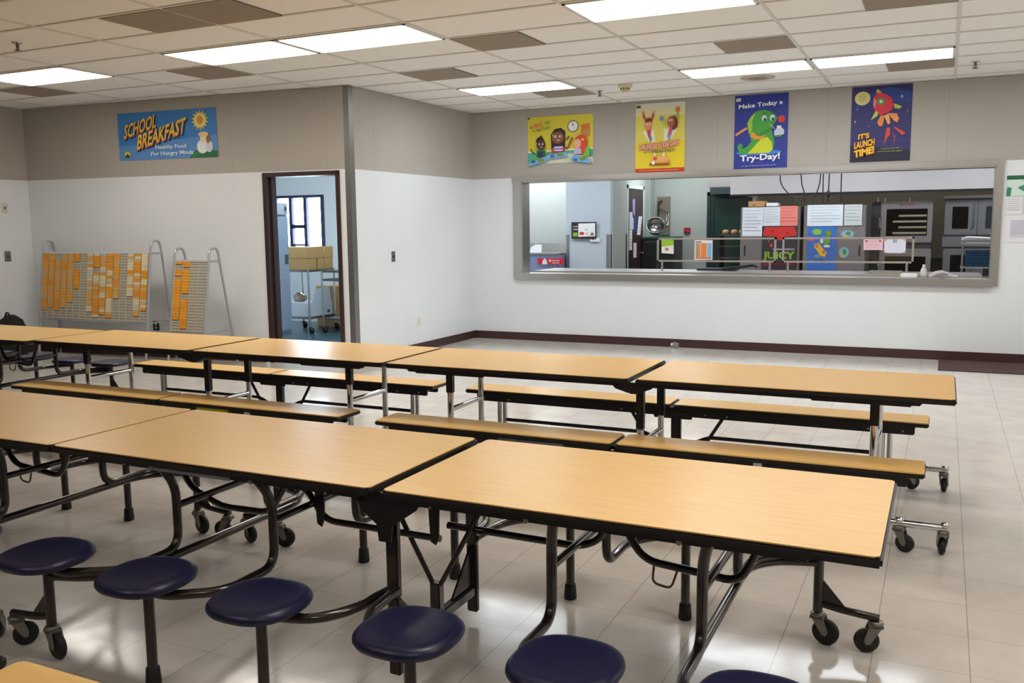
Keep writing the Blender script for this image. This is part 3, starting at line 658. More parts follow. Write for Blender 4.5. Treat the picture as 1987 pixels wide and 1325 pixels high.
# launch your day
s = vsheet(2.255, 2.125, 2.865, 2.945, YW)
s.base((226, 212, 90)); s.poly([(0, 0), (1, 0), (1, .45), (0, .45)], (238, 212, 36)); s.poly([(0, .82), (1, .82), (1, 1), (0, 1)], (226, 220, 170)); s.poly([(0, .93), (1, .93), (1, 1), (0, 1)], (224, 222, 206))
for pts in ([(.14, .60), (.36, .63), (.42, .44), (.28, .44)], [(.58, .63), (.86, .62), (.72, .46), (.58, .45)]): s.poly(pts, (240, 238, 206))
s.poly([(0, 0), (1, 0), (1, .06), (0, .06)], (206, 60, 34))
s.line([(.26, .7), (.18, .8), (.16, .86)], .045, (206, 66, 76)); s.line([(.3, .7), (.35, .8), (.37, .86)], .045, (206, 66, 76)); s.poly(ell(.16, .87, .035, .025, 12), (222, 150, 90)); s.poly(ell(.375, .87, .03, .025, 12), (222, 180, 130))
s.poly([(.2, .72), (.34, .72), (.31, .53), (.27, .5)], (206, 60, 80)); s.poly(ell(.265, .69, .075, .075, 18), (226, 140, 110)); s.poly([(.19, .73), (.24, .79), (.32, .79), (.33, .74)], (110, 56, 34)); s.line([(.29, .54), (.31, .44)], .02, (110, 120, 140)); s.line([(.31, .54), (.34, .47)], .02, (110, 120, 140))
for dx in (-.025, .03): s.poly(ell(.265 + dx, .70, .014, .014, 10), (250, 250, 250))
s.line([(.82, .70), (.86, .8), (.86, .86)], .03, (160, 196, 60)); s.poly(ell(.86, .89, .045, .04, 14), (214, 120, 40)); s.line([(.66, .66), (.6, .68), (.56, .76)], .03, (170, 200, 90)); s.poly(ell(.54, .77, .045, .035, 14), (130, 140, 190))
s.poly(ell(.78, .70, .085, .1, 18), (110, 50, 40)); s.poly(ell(.73, .72, .07, .075, 18), (176, 90, 60)); s.poly([(.7, .63), (.76, .65), (.74, .55), (.67, .53)], (206, 70, 120)); s.line([(.70, .56), (.66, .50)], .02, (110, 120, 150)); s.line([(.72, .55), (.69, .45)], .02, (110, 120, 150))
for dx in (-.03, .015): s.poly(ell(.73 + dx, .74, .014, .014, 10), (250, 250, 250))
s.poly(ell(.52, .15, .19, .05), (232, 150, 70)); s.poly(ell(.52, .19, .17, .045), (240, 176, 96)); s.poly([(.3, .10), (.72, .10), (.7, .13), (.3, .13)], (140, 86, 40)); s.poly(ell(.42, .2, .04, .03, 12), (226, 80, 60)); s.poly(ell(.38, .14, .035, .03, 12), (246, 240, 230)); s.poly([(.38, .25), (.45, .22), (.4, .30)], (246, 240, 200)); s.poly([(.56, .24), (.62, .22), (.6, .31)], (246, 240, 200))
s.text('LAUNCH YOUR DAY', .09, .325, .91, .415, (190, 70, 90), 0.05, 0, .07, -.012); s.text('LAUNCH YOUR DAY', .10, .335, .90, .405, (246, 176, 178), 0.05, 0, .03, -.012)
s.text('WITH', .18, .283, .33, .31, (60, 70, 90), .005); s.text('BREAKFAST!', .355, .28, .82, .325, (60, 70, 90), .012)
s.poly([(.03, .935), (.12, .94), (.12, .975), (.03, .97)], (70, 80, 90)); s.text('Start your school day with a healthy breakfast', .1, .015, .9, .04, (240, 200, 120), 0, 0, 0)
s.done('wall_poster', 'yellow portrait poster of two leaping cartoon children with a red bottom strip', 'poster', 'posters above the pass-through')

# try-day slug
s = vsheet(3.45, 2.118, 4.052, 2.962, YW)
s.base((38, 52, 146)); s.poly([(.1, .12), (.9, .12), (.9, .25), (.1, .25)], (36, 50, 140)); s.poly(ell(.47, .225, .43, .035), (62, 130, 214))
s.poly([(.06, .31), (.10, .36), (.17, .34), (.15, .28), (.25, .31), (.33, .38), (.28, .48), (.24, .62), (.30, .70), (.42, .78), (.58, .79), (.72, .75), (.8, .68), (.77, .62), (.74, .60), (.70, .52), (.76, .36), (.74, .27), (.66, .22), (.3, .21), (.1, .22)], (70, 160, 56))
s.poly([(.24, .62), (.30, .70), (.40, .77), (.34, .66), (.33, .52), (.28, .48)], (160, 200, 50)); s.poly([(.26, .215), (.66, .215), (.73, .26), (.71, .36), (.62, .43), (.5, .40)], (206, 214, 40))
s.poly([(.31, .50), (.37, .50), (.42, .45), (.6, .455), (.52, .40), (.38, .405), (.32, .44)], (240, 150, 50)); s.poly([(.42, .46), (.7, .56), (.7, .50), (.5, .44)], (56, 140, 50))
for cx, a in ((.56, .0), (.71, 0)): s.poly(ell(cx, .68, .045, .04, 18, 20), (196, 220, 230)); s.poly(ell(cx + .012, .66, .022, .022, 14), (30, 40, 50)); s.line([(cx - .03, .735), (cx + .04, .75)], .02, (40, 110, 50))
s.line([(.03, .47), (.12, .51), (.24, .56)], .045, (232, 156, 84)); s.poly(ell(.88, .655, .068, .048, 18), (220, 60, 60)); s.line([(.8, .58), (.86, .62)], .02, (30, 90, 50)); s.line([(.66, .60), (.76, .53)], .008, (220, 226, 236))
s.poly([(.76, .44), (.93, .45), (.94, .50), (.90, .54), (.80, .54), (.75, .50)], (196, 206, 226)); s.poly([(.80, .53), (.88, .53), (.88, .57), (.80, .57)], (226, 232, 242)); s.poly(ell(.83, .43, .07, .015, 12), (60, 140, 60))
s.text('Make Today a', .08, .80, .90, .875, (226, 230, 240), .035, 0, .03); s.text('Try-Day!', .12, .085, .87, .195, (236, 238, 246), .02, 0, .03)
s.text("It's fun to find your favorite foods!", .16, .035, .8, .055, (190, 200, 226), .008, .2, 0); s.poly([(.03, .915), (.12, .92), (.12, .965), (.03, .96)], (206, 206, 216))
s.done('wall_poster', 'blue poster of a green cartoon slug, third from the corner', 'poster', 'posters above the pass-through')

# launch time rocket made of fruit
s = vsheet(4.725, 2.155, 5.335, 2.965, YW)
s.base((44, 40, 104)); s.poly([(.02, .7), (.3, .9), (.6, .98), (.98, .9), (.98, .75), (.5, .8)], (40, 64, 142)); s.poly([(0, 0), (1, 0), (1, .14), (0, .22)], (26, 22, 50)); s.line([(0, .27), (1, .27)], .004, (90, 90, 140)); s.line([(0, .53), (1, .53)], .004, (66, 64, 130))
s.poly(ell(.18, .845, .13, .09, 30), (224, 212, 130)); s.poly(ell(.18, .845, .07, .05, 16), (206, 194, 130))
for x_, y_, q_ in ((.83, .84, .025), (.10, .70, .012), (.07, .54, .02), (.93, .65, .012), (.3, .47, .01)): s.poly(star(x_, y_, q_ * .5, q_, 5), (214, 200, 140))
s.poly([(.40, .92), (.46, .885), (.52, .88), (.46, .94), (.42, .955)], (196, 190, 90)); s.poly([(.41, .9), (.37, .84), (.36, .75), (.40, .66), (.48, .61), (.58, .63), (.68, .67), (.70, .74), (.66, .83), (.58, .88), (.5, .9)], (214, 46, 70)); s.poly([(.37, .85), (.36, .75), (.39, .7), (.42, .8)], (240, 130, 130))
s.poly(ell(.49, .79, .075, .052, 22), (110, 140, 80)); s.poly(ell(.49, .79, .03, .022, 12), (220, 224, 190)); s.poly([(.70, .755), (.84, .71), (.80, .68), (.72, .69)], (190, 196, 80)); s.poly([(.41, .67), (.33, .55), (.44, .60), (.45, .65)], (190, 204, 70))
s.poly([(.44, .52), (.5, .61), (.56, .60), (.54, .50), (.52, .46), (.47, .47)], (238, 140, 70)); s.poly([(.55, .60), (.63, .63), (.66, .50), (.62, .48)], (246, 170, 90)); s.poly([(.63, .63), (.76, .62), (.80, .55), (.77, .50), (.71, .53), (.66, .58)], (240, 146, 84))
for pts in ([(.6, .44), (.66, .44), (.66, .34), (.61, .3), (.57, .2), (.58, .33)], [(.70, .45), (.76, .44), (.92, .36), (.86, .33)], [(.69, .38), (.73, .32), (.73, .2), (.75, .32)]): s.poly(pts, (206, 74, 60))
s.text("IT'S", .13, .30, .32, .37, (244, 186, 30), .02, 0, .04, 0, (110, 40, 30)); s.text('LAUNCH', .07, .175, .41, .265, (244, 186, 30), .045, 0, .04, 0, (110, 40, 30)); s.text('TIME!', .07, .055, .41, .155, (244, 190, 30), .06, 0, .05, 0, (110, 40, 30))
s.text('Fuel your day with', .52, .15, .82, .175, (170, 190, 60), .004, .3, 0); s.text('colorful fruits and veggies!', .46, .115, .88, .14, (170, 190, 60), .004, .3, 0)
s.done('wall_poster', 'dark blue poster of a rocket made of fruit, rightmost above the pass-through', 'poster', 'posters above the pass-through')

# papers right of the pass-through
s = vsheet(6.27, 1.75, 6.6, 1.96, YW); s.base((206, 226, 218)); s.poly([(0, .8), (1, .8), (1, 1), (0, 1)], (24, 92, 60)); s.poly([(0, 0), (.12, 0), (.15, .4), (.02, .45)], (50, 130, 90)); s.poly([(.3, .4), (.55, .6), (.75, .3), (.6, .1)], (60, 140, 100)); s.poly([(.4, .75), (1, .85), (.9, .6), (.6, .65)], (110, 170, 140))
s.done('notice_sheet', 'green and white landscape notice, top one right of the pass-through', 'notice', 'notices right of the pass-through')
s = vsheet(6.275, 1.56, 6.425, 1.742, YW); s.base((222, 222, 226)); [s.poly([(.1, .85 - .12 * k), (.85, .85 - .12 * k), (.85, .87 - .12 * k), (.1, .87 - .12 * k)], (176, 178, 186)) for k in range(6)]
s.done('notice_sheet', 'pale printed sheet directly under the green notice, left one', 'notice', 'notices right of the pass-through')
s = vsheet(6.43, 1.56, 6.60, 1.742, YW); s.base((212, 210, 218)); [s.poly([(.1, .85 - .12 * k), (.85, .85 - .12 * k), (.85, .87 - .12 * k), (.1, .87 - .12 * k)], (170, 170, 182)) for k in range(6)]
s.done('notice_sheet', 'pale printed sheet directly under the green notice, cut by the photo edge', 'notice', 'notices right of the pass-through')
s = vsheet(6.285, 1.27, 6.60, 1.545, YW); s.base((226, 224, 232)); s.poly([(.12, .18), (.98, .18), (.98, .85), (.12, .85)], (204, 202, 214)); [s.poly([(.16, .8 - .08 * k), (.9, .8 - .08 * k), (.9, .815 - .08 * k), (.16, .815 - .08 * k)], (180, 178, 194)) for k in range(7)]
s.done('notice_sheet', 'large white notice, lowest one right of the pass-through', 'notice', 'notices right of the pass-through')

# switches, outlets
def plate(name, label, cat, mx, w, h, m, dark=True, group=None):
    t = thing(name, label, cat, (0, 0, 0), group=group); t.matrix_world = mx
    MB().box((-w / 2, -.006, -h / 2), (w / 2, 0, h / 2), bev=.003).build('cover_plate', m, t)
    if dark: MB().box((-.008, -.014, -.014), (.008, -.005, .014)).build('toggle', mat((60, 58, 56), .4, 0, 'dark_toggle'), t)
    else:
        for z in (-.02, .02): MB().box((-.014, -.008, z - .012), (.014, -.005, z + .012), bev=.002).build('socket', mat((200, 196, 180), .4, 0, 'ivory_socket'), t)
ES = Matrix.Rotation(R(-90), 4, 'Z')
SIDE = lambda y, z: Matrix.Translation((0, y, z)) @ Matrix.Rotation(R(90), 4, 'Z')
plate('light_switch', 'steel light switch plate on the white side wall by the steel corner', 'switch', SIDE(-1.985, 1.165), .075, .12, STEELD)
plate('power_outlet', 'ivory power outlet low on the side wall', 'outlet', SIDE(-1.455, .36), .075, .12, mat((226, 222, 206), .4, 0, 'ivory'), False)
WEST = lambda y, z: Matrix.Translation((-4.54, y, z)) @ Matrix.Rotation(R(90), 4, 'Z')
plate('light_switch', 'grey switch plate at the far left wall', 'switch', WEST(-3.5, 1.2), .085, .125, STEELD)
plate('wall_thermostat', 'small white wall thermostat high on the far left wall', 'thermostat', WEST(-3.49, 1.78), .08, .12, mat((206, 202, 194), .4, 0, 'white_plastic'))
plate('power_outlet', 'black power outlet under the wide card rack', 'outlet', ML @ Matrix.Translation((-2.70, 0, .37)), .09, .11, BLACK, False)

# ================================================================ CARD RACKS
ORG = [mat(c_, .6, 0, 'card') for c_ in ((232, 152, 28), (238, 162, 36), (226, 168, 84), (214, 176, 110), (228, 214, 172), (206, 200, 176))]
BOARD = mat((178, 172, 156), .6, 0, 'rack_board')
def rack(x0, x1, zt, zb, yt, yb, label, cols, rows, fills, which):
    t = thing('card_rack', label, 'rack', ((x0 + x1) / 2, yb, 0), group='wheel-less metal card racks by the left wall')
    cx, cy = (x0 + x1) / 2, yb; hw = (x1 - x0) / 2; dy = yt - yb; nrm = Vector((0, -(zt - zb), dy)).normalized()
    yback = -3.17 + .085 * 0 if False else -3.09
    for s_ in (-1, 1):
        X = s_ * hw; yw = -2.77 + .085 * (cx + X) - .03
        q = MB(); e = dy / (zt - zb)
        q.tube([(X, -e * zb, 0), (X, dy, zt), (X, dy + .02, zt + .135), (X, dy + .14, zt + .145), (X, dy + .165, zt), (X, min(yw - cy, dy + .40), 0)], .0135, rad=.075, seg=12)
        q.build('side_frame', ALU, t)
        MB().box((X - .008, 0, zb - .02), (X + .008, min(yw - cy, dy + .34) - .01, zb - .005)).build('side_rail', ALU, t)
        MB().box((X - .007, dy, zt - .012), (X + .007, dy + .16, zt + .01)).build('top_rail', ALU, t)
    MB().box((-hw, dy - .014, zt - .006), (hw, dy + .012, zt + .014), bev=.003).build('header_rail', mat((214, 220, 228), .25, .2, 'bright_rail'), t)
    MB().box((-hw, -.012, zb - .022), (hw, .014, zb - .002), bev=.003).build('bottom_rail', ALU, t)
    q = MB(); n = 1
    q.add([(-hw + .015, 0, zb), (hw - .015, 0, zb), (hw - .015, dy, zt), (-hw + .015, dy, zt), (-hw + .015, .008, zb), (hw - .015, .008, zb), (hw - .015, dy + .008, zt), (-hw + .015, dy + .008, zt)],
          [(0, 1, 2, 3), (7, 6, 5, 4), (0, 4, 5, 1), (3, 2, 6, 7), (0, 3, 7, 4), (1, 5, 6, 2)])
    q.build('back_board', BOARD, t)
    cw = (2 * hw - .03) / cols; U = Vector((0, dy, zt - zb)); L = U.length; U.normalize(); N = Vector((0, -U.z, U.y))
    q = MB()
    for k in range(cols + 1):
        x = -hw + .015 + k * cw; P0 = Vector((x, 0, zb)) + N * .004; P1 = P0 + U * L
        q.tube([P0, P1], .0035, seg=6)
    q.build('column_divider', mat((206, 202, 190), .5, 0, 'divider'), t)
    q = MB(); pt = L / rows
    for k in range(rows):
        for j in range(cols):
            x = -hw + .02 + j * cw; P = Vector((x, 0, zb)) + U * (k * pt + .002) + N * .004
            q.add([P, P + Vector((cw - .01, 0, 0)), P + Vector((cw - .01, 0, 0)) + U * pt * .55 + N * .004, P + U * pt * .55 + N * .004, P + N * .001, P + Vector((cw - .01, 0, 0)) + N * .001, ], [(0, 1, 2, 3)])
    q.build('card_slots', mat((196, 190, 172), .6, 0, 'slot_strip'), t)
    names = ['first', 'second', 'third', 'fourth', 'fifth', 'sixth', 'seventh', 'eighth', 'ninth', 'tenth', 'eleventh', 'twelfth', 'thirteenth', 'fourteenth', 'fifteenth', 'sixteenth', 'seventeenth', 'eighteenth', 'nineteenth', 'twentieth', 'twenty-first', 'twenty-second', 'twenty-third', 'twenty-fourth', 'twenty-fifth', 'twenty-sixth', 'twenty-seventh', 'twenty-eighth']
    proto = None; colr = ['bright orange', 'orange', 'tan', 'light tan', 'cream', 'pale grey']
    for j, (spans, pal) in enumerate(fills):
        cur = random.choice(pal)
        for k in range(rows):
            f = (k + .5) / rows
            if not any(a <= f <= b_ for a, b_ in spans): continue
            if random.random() < .8: cur = random.choice(pal)
            if cur not in MESH: MESH[cur] = {}
            if cw not in MESH[cur]:
                q = MB(); w = cw - .016; h_ = pt * .93
                q.add([(0, 0, 0), (w, 0, 0), (w, 0, h_), (0, 0, h_), (0, .0012, 0), (w, .0012, 0), (w, .0012, h_), (0, .0012, h_)], [(0, 1, 2, 3), (7, 6, 5, 4), (0, 4, 5, 1), (3, 2, 6, 7), (0, 3, 7, 4), (1, 5, 6, 2)])
                o = q.build('meal_card', ORG[cur]); MESH[cur][cw] = o
            else: o = MESH[cur][cw].copy(); COL.objects.link(o)
            P = Vector((cx - hw + .023 + j * cw + random.uniform(-.002, .002), cy, zb)) + U * (L - (k + 1) * pt + .001) + N * .011
            o.location = P; tilt = math.atan2(-dy, zt - zb); o.rotation_euler = (tilt - .012 + .03, 0, random.uniform(-.004, .004))
            tag(o, f'{colr[cur]} card in the {names[j]} column of the {which} card rack, {names[k]} slot down', 'card', f'cards in the {which} card rack')
MESH = {}
a_ = [2, 2, 3, 1, 3, 0]; b_ = [4, 4, 5, 0, 3, 2, 4]; o_ = [0, 0, 1]
rack(-4.17, -2.39, 1.235, .46, -3.30, -3.40, 'wide aluminium card rack with sixteen columns of orange and cream cards', 16, 24,
     [([(0, .89)], a_ + o_), ([(0, .82)], a_), ([(.08, .88)], a_), ([(0, .82)], a_), ([(0, .74)], a_), ([(0, .14), (.26, .56)], o_), ([], a_), ([(0, .88)], b_), ([(0, .2), (.3, .97)], b_ + o_), ([(0, .9)], b_ + o_), ([(0, .96)], b_ + o_), ([(0, .65)], o_ + [3, 4]), ([], a_), ([(0, .62)], b_), ([(0, .92)], b_ + [4, 4]), ([(0, .82)], b_)], 'wide')
rack(-2.03, -1.53, 1.15, .38, -3.30, -3.42, 'narrow aluminium card rack, only its two left columns filled with orange cards', 4, 24,
     [([(0, .06), (.13, .22), (.27, .84)], [0, 1, 1]), ([(0, .1), (.14, .46), (.53, .95)], [0, 1, 1]), ([], a_), ([], a_)], 'narrow')
# backpack at the left edge
t = thing('backpack', 'black backpack on a seat at the left edge, only its strap loop showing', 'backpack', (-4.22, -3.75, 0))
q = MB(); q.lathe([(.001, .02), (.13, .02), (.15, .1), (.15, .34), (.11, .46), (.04, .52), (.001, .52)], seg=20, shape=lambda a: superq(a, 3) * (1 if abs(math.cos(a)) > .5 else .85)); q.build('bag', mat((24, 24, 28), .8, 0, 'black_nylon'), t)
MB().tube([(.06, -.12, .50), (.12, -.13, .58), (.17, -.13, .52), (.185, -.12, .40), (.16, -.10, .3)], .012, rad=.05, flat=.5).build('strap', mat((20, 20, 24), .8, 0, 'strap'), t)
# runner mat + crumpled bag
tag(MB().box((5.71, -.80, 0), (8.6, -.02, .008), bev=.003).build('floor_mat', mat((70, 46, 44), .9, 0, 'maroon_mat', bump=.6)), 'maroon floor mat against the right end of the serving wall', 'mat')
q = MB(); random.seed(3)
bm = bmesh.new(); bmesh.ops.create_icosphere(bm, subdivisions=3, radius=.05)
for v in bm.verts: v.co *= random.uniform(.7, 1.25); v.co.z = max(v.co.z * .8 + .035, 0)
q.add([v.co.copy() for v in bm.verts], [[v.index for v in f.verts] for f in bm.faces]); bm.free()
PL = glass_mat('clear_plastic', (.93, .95, .95), .28)
tag(q.build('plastic_wrapper', PL, None, (2.80, -.10, 0)), 'crumpled clear plastic wrapper on the floor by the baseboard', 'wrapper')

# ================================================================ STORE ROOM
BLU = mat((150, 166, 186), .35, .3, 'blue_grey_steel')
t = thing('upright_cabinet', 'tall pale grey steel cabinet just inside the store room door', 'cabinet', (-2.32, -.95, 0))
MB().box((-.65, -.95, .05), (-.03, 0, 1.83), bev=.01).build('body', BLU, t)
dq = MB().box((-.03, -.94, .12), (.0, -.02, 1.66), bev=.006).build('cabinet_door', mat((168, 182, 202), .4, .15, 'pale_steel_door'), t)
MB().box((0, -.115, 1.02), (.003, -.045, 1.15)).build('handle_recess', mat((96, 84, 84), .5, 0, 'recess'), dq)
MB().box((-.03, -.94, 1.68), (0, -.02, 1.84), bev=.006).build('top_panel', mat((186, 196, 208), .4, .2, 'top_panel'), t)
MB().box((0, -.09, 1.74), (.02, -.05, 1.80), bev=.01).build('hinge_cap', mat((90, 84, 84), .5, 0, 'cap'), t)
MB().prism([(-.26, .86), (-.19, .85), (-.24, .82)], .001, .003, 'YZ').build('sticky_note', mat((226, 206, 130), .7, 0, 'note'), t)
def cart(x0, x1, y0, y1, zt, label, loc_sh, up_=0):
    t = thing('wire_cart', label, 'cart', ((x0 + x1) / 2, (y0 + y1) / 2, 0), group='steel carts in the store room'); a, b_ = (x1 - x0) / 2, (y1 - y0) / 2
    for sx in (-1, 1):
        for sy in (-1, 1):
            MB().tube([(sx * a, sy * b_, .10), (sx * a, sy * b_, zt + up_)], .016).build('post', CHROME, t)
            caster(t, sx * a, sy * b_, R(80), .11, .045)
    for z in loc_sh: MB().box((-a, -b_, z - .03), (a, b_, z), bev=.004).build('shelf', STEELD, t)
    return t
cart(-3.0, -2.41, -.47, .13, .91, 'steel cart in the store room loaded with cardboard boxes', (.91, .24))
cart(-2.30, -1.70, -.30, .36, .90, 'steel cart at the right of the store room doorway, lower shelf nearly empty', (.90, .78, .22))
CB = [mat(c_, .8, 0, 'cardboard') for c_ in ((196, 168, 150), (200, 160, 100), (192, 150, 92))]
def cbox(x0, x1, y0, y1, z0, z1, m, label, name='cardboard_box', grp='cardboard boxes on the store room cart'):
    t = thing(name, label, 'box', ((x0 + x1) / 2, (y0 + y1) / 2, z0), group=grp); a, b_, h_ = (x1 - x0) / 2, (y1 - y0) / 2, z1 - z0
    MB().box((-a, -b_, 0), (a, b_, h_), bev=.004).build('carton', m, t)
    MB().box((-a + .004, -.025, h_), (a - .004, .025, h_ + .001)).build('tape', mat((214, 190, 140), .3, 0, 'tape'), t)
    MB().box((-a * .5, -b_ - .001, h_ * .2), (-a * .1, -b_, h_ * .4)).build('printed_mark', mat((110, 90, 84), .7, 0, 'print_mark'), t)
PK = CB[0]
def cb2(y0, y1, z0, z1, label, x0=-2.72): cbox(x0, -2.395, y0, y1, z0, z1, CB[1], label)
cb2(-.475, -.29, .912, 1.072, 'cardboard box at the near corner, lower row on the store room cart', -2.98)
cb2(-.255, -.10, .912, 1.072, 'cardboard box in the middle of the lower row on the store room cart')
cb2(-.09, .10, .912, 1.072, 'cardboard box at the far end of the lower row on the store room cart')
cb2(-.475, -.13, 1.074, 1.235, 'wide cardboard box at the near corner, upper row on the store room cart', -2.98)
cb2(-.09, .11, 1.074, 1.235, 'cardboard box at the far end of the upper row on the store room cart')
t = thing('open_carton', 'white open carton with a raised flap on the lower cart shelf', 'box', (-2.70, -.17, .242))
MB().box((-.27, -.28, 0), (.27, .26, .20), bev=.004).build('carton', mat((222, 230, 236), .7, 0, 'white_card'), t)
q = MB(); q.prism([(-.2, .20), (.24, .20), (.20, .42), (-.14, .38)], .265, .27, 'YZ'); q.build('flap', mat((226, 232, 238), .7, 0, 'white_card2'), t)
MB().box((.27, .14, .03), (.272, .20, .07)).build('printed_mark', mat((70, 80, 90), .7, 0, 'mark'), t)
q = MB(); bm = bmesh.new(); bmesh.ops.create_icosphere(bm, subdivisions=3, radius=.09)
for v in bm.verts: v.co *= random.uniform(.85, 1.2); v.co.z = max(v.co.z * .8 + .06, 0)
q.add([v.co.copy() for v in bm.verts], [[v.index for v in f.verts] for f in bm.faces]); bm.free()
tag(q.build('plastic_bag', mat((176, 150, 130), .2, 0, 'filled_bag', coat=.5), None, (-2.72, -.28, .443)), 'shiny filled plastic bag on top of the white carton', 'bag')
cbox(-3.0, -2.4, .46, .86, 0, .62, CB[2], 'large brown cardboard box on the floor behind the carts', grp=None)
cbox(-2.1, -1.6, .44, .84, 0, .60, CB[0], 'brown cardboard box on the floor behind the right cart', grp=None)
plate('wall_sensor', 'small white sensor high on the store room wall', 'sensor', Matrix.Translation((-4.25, SY - .001, 2.55)), .06, .12, mat((226, 232, 232), .5, 0, 'sensor_white'), True)

# ================================================================ KITCHEN
q = MB(); q.box((.75, .26, 0), (6.1, .30, .87)); q.box((.75, .26, .87), (6.1, 1.05, .905), bev=.006); q.box((.75, 1.0, 0), (6.1, 1.04, .87))
tag(q.build('serving_counter', STEEL), 'long stainless serving counter just inside the pass-through', 'counter')
def guard(x0, x1, label):
    Y = .62; t = thing('sneeze_guard', label, 'sneeze guard', ((x0 + x1) / 2, Y, .905), group='framed sneeze guards'); a = (x1 - x0) / 2; z0, z1 = 1.02 - .905, 1.325 - .905; q = MB()
    q.box((-a, -.012, z1 - .022), (a, .012, z1)); q.box((-a, -.012, z0), (a, .012, z0 + .022)); q.box((-a, -.012, z0), (-a + .022, .012, z1)); q.box((a - .022, -.012, z0), (a, .012, z1))
    q.build('frame', mat((206, 200, 194), .3, .7, 'satin_frame'), t)
    MB().box((-a + .02, -.003, z0 + .02), (a - .02, .003, z1 - .02)).build('glass_pane', GLASS, t)
    for s_ in (-1, 1): MB().box((s_ * (a - .07) - .012, -.01, 0), (s_ * (a - .07) + .012, .012, z0)).build('support_post', STEEL, t)
guard(2.355, 3.855, 'long framed sneeze guard on the counter, left one'); guard(3.93, 5.40, 'long framed sneeze guard on the counter, right one')
def sheet(name, x0, z0, x1, z1, y, rgb, label, cat, group=None, lines=0, tilt=0, extra=None):
    s = Sheet((x0, y, z0), (x1 - x0, 0, tilt), (tilt * .3, 0, z1 - z0), (0, -1, 0)); s.base(rgb)
    for k in range(lines):
        v = .88 - .8 * k / lines; s.poly([(.1, v), (.9 - .2 * (k % 3 == 2), v), (.9 - .2 * (k % 3 == 2), v + .02), (.1, v + .02)], tuple(int(c_ * .8) for c_ in rgb))
    if extra: extra(s)
    return s.done(name, label, cat, group)
G = 'papers taped inside the kitchen'
def px(x0, y0, x1, y1, Y):
    A = at(x0, y0, 1, Y); B = at(x1, y1, 1, Y); return A.x, B.z, B.x, A.z
YG = .603
def ex1(s): s.poly([(0, .45), (1, .62), (1, 1), (0, 1)], (160, 204, 50)); s.poly(ell(.45, .3, .16, .12, 14), (206, 120, 100))
x0, z0, x1, z1 = px(1284, 464, 1307, 491, YG); sheet('sign_sheet', x0, z0, x1, z1, YG, (240, 240, 236), 'green and white sign taped at the left end of the left sneeze guard', 'sign', G, 0, -.01, ex1)
def ex2(s): s.poly([(.06, .12), (.32, .12), (.32, .85), (.06, .85)], (196, 150, 110)); s.poly([(.35, .12), (.68, .12), (.68, .85), (.35, .85)], (240, 140, 60)); s.poly([(.71, .12), (.95, .12), (.95, .85), (.71, .85)], (140, 190, 230)); s.poly([(.06, .06), (.95, .06), (.95, .11), (.06, .11)], (200, 70, 50)); s.poly([(.06, .88), (.4, .88), (.4, .93), (.06, .93)], (120, 80, 60))
x0, z0, x1, z1 = px(1348, 466, 1382, 504, YG); sheet('sign_sheet', x0, z0, x1, z1, YG, (240, 238, 236), 'white sign with orange, brown and blue columns on the left sneeze guard', 'sign', G, 0, 0, ex2)
def ex3(s): s.poly(ell(.15, .82, .06, .09, 12), (196, 60, 80)); s.poly(ell(.85, .82, .06, .09, 12), (196, 60, 80))
x0, z0, x1, z1 = px(1676, 464, 1713, 485, YG); sheet('sign_sheet', x0, z0, x1, z1, YG, (246, 206, 214), 'pink printed sign on the right sneeze guard', 'sign', G, 6, 0, ex3)
def ex4(s):
    for a_, b__ in ((0, 0), (1, 0), (0, 1), (1, 1)): sx, sy = (1 if a_ == 0 else -1), (1 if b__ == 0 else -1); s.poly([(a_, b__), (a_ + .16 * sx, b__), (a_, b__ + .22 * sy)], (236, 180, 110))
    s.poly([(.4, .75), (.6, .75), (.6, .98), (.4, .98)], (170, 180, 196))
x0, z0, x1, z1 = px(1716, 464, 1757, 491, YG); sheet('sign_sheet', x0, z0, x1, z1, YG, (230, 232, 246), 'white certificate with orange corners on the right sneeze guard', 'sign', G, 0, 0, ex4)
# things on the counter
t = thing('serving_tray', 'dark tray with a raised handle lying on the counter', 'tray', (3.20, .82, .905)); MB().box((-.35, -.10, 0), (.15, .10, .03), bev=.006).build('tray_base', mat((70, 76, 86), .3, .6, 'tray'), t); MB().tube([(-.02, -.11, .03), (.2, -.11, .05), (.38, -.11, .075), (.42, -.11, .05)], .018, rad=.05).build('handle', mat((44, 48, 54), .4, .3, 'dark_handle'), t)
tag(MB().box((5.29, .05, .886), (5.46, .18, .93), bev=.006).build('napkin_stack', mat((222, 220, 220), .8, 0, 'napkins')), 'white napkin stack at the right of the pass-through sill', 'napkins')
t = thing('spray_bottle', 'small white bottle on the sill beside the napkin stack', 'bottle', (5.52, .10, .885)); MB().lathe([(.001, 0), (.035, 0), (.037, .04), (.03, .09), (.012, .12)], seg=16).build('bottle_body', mat((190, 186, 184), .5, 0, 'bottle'), t); MB().lathe([(.013, .118), (.015, .125), (.013, .145), (.001, .147)], seg=12).build('cap', mat((214, 210, 208), .5, 0, 'cap_white'), t)
q = MB(); q.tube([(5.58, .08, .90), (5.64, .08, .935), (5.70, .09, .95), (5.76, .1, .935)], [.018, .026, .022, .012], rad=.03); q.tube([(5.68, .13, .905), (5.78, .13, .912), (5.86, .12, .90)], [.02, .022, .012], rad=.03)
tag(q.build('cleaning_cloth', mat((190, 184, 182), .9, 0, 'cloth')), 'bunched grey cloth on the sill at the right end', 'cloth')
tag(MB().box((4.93, .42, .905), (5.3, .55, .94), bev=.01).build('steam_pan_lid', STEEL), 'flat steel pan lid on the counter below the right sneeze guard', 'lid')
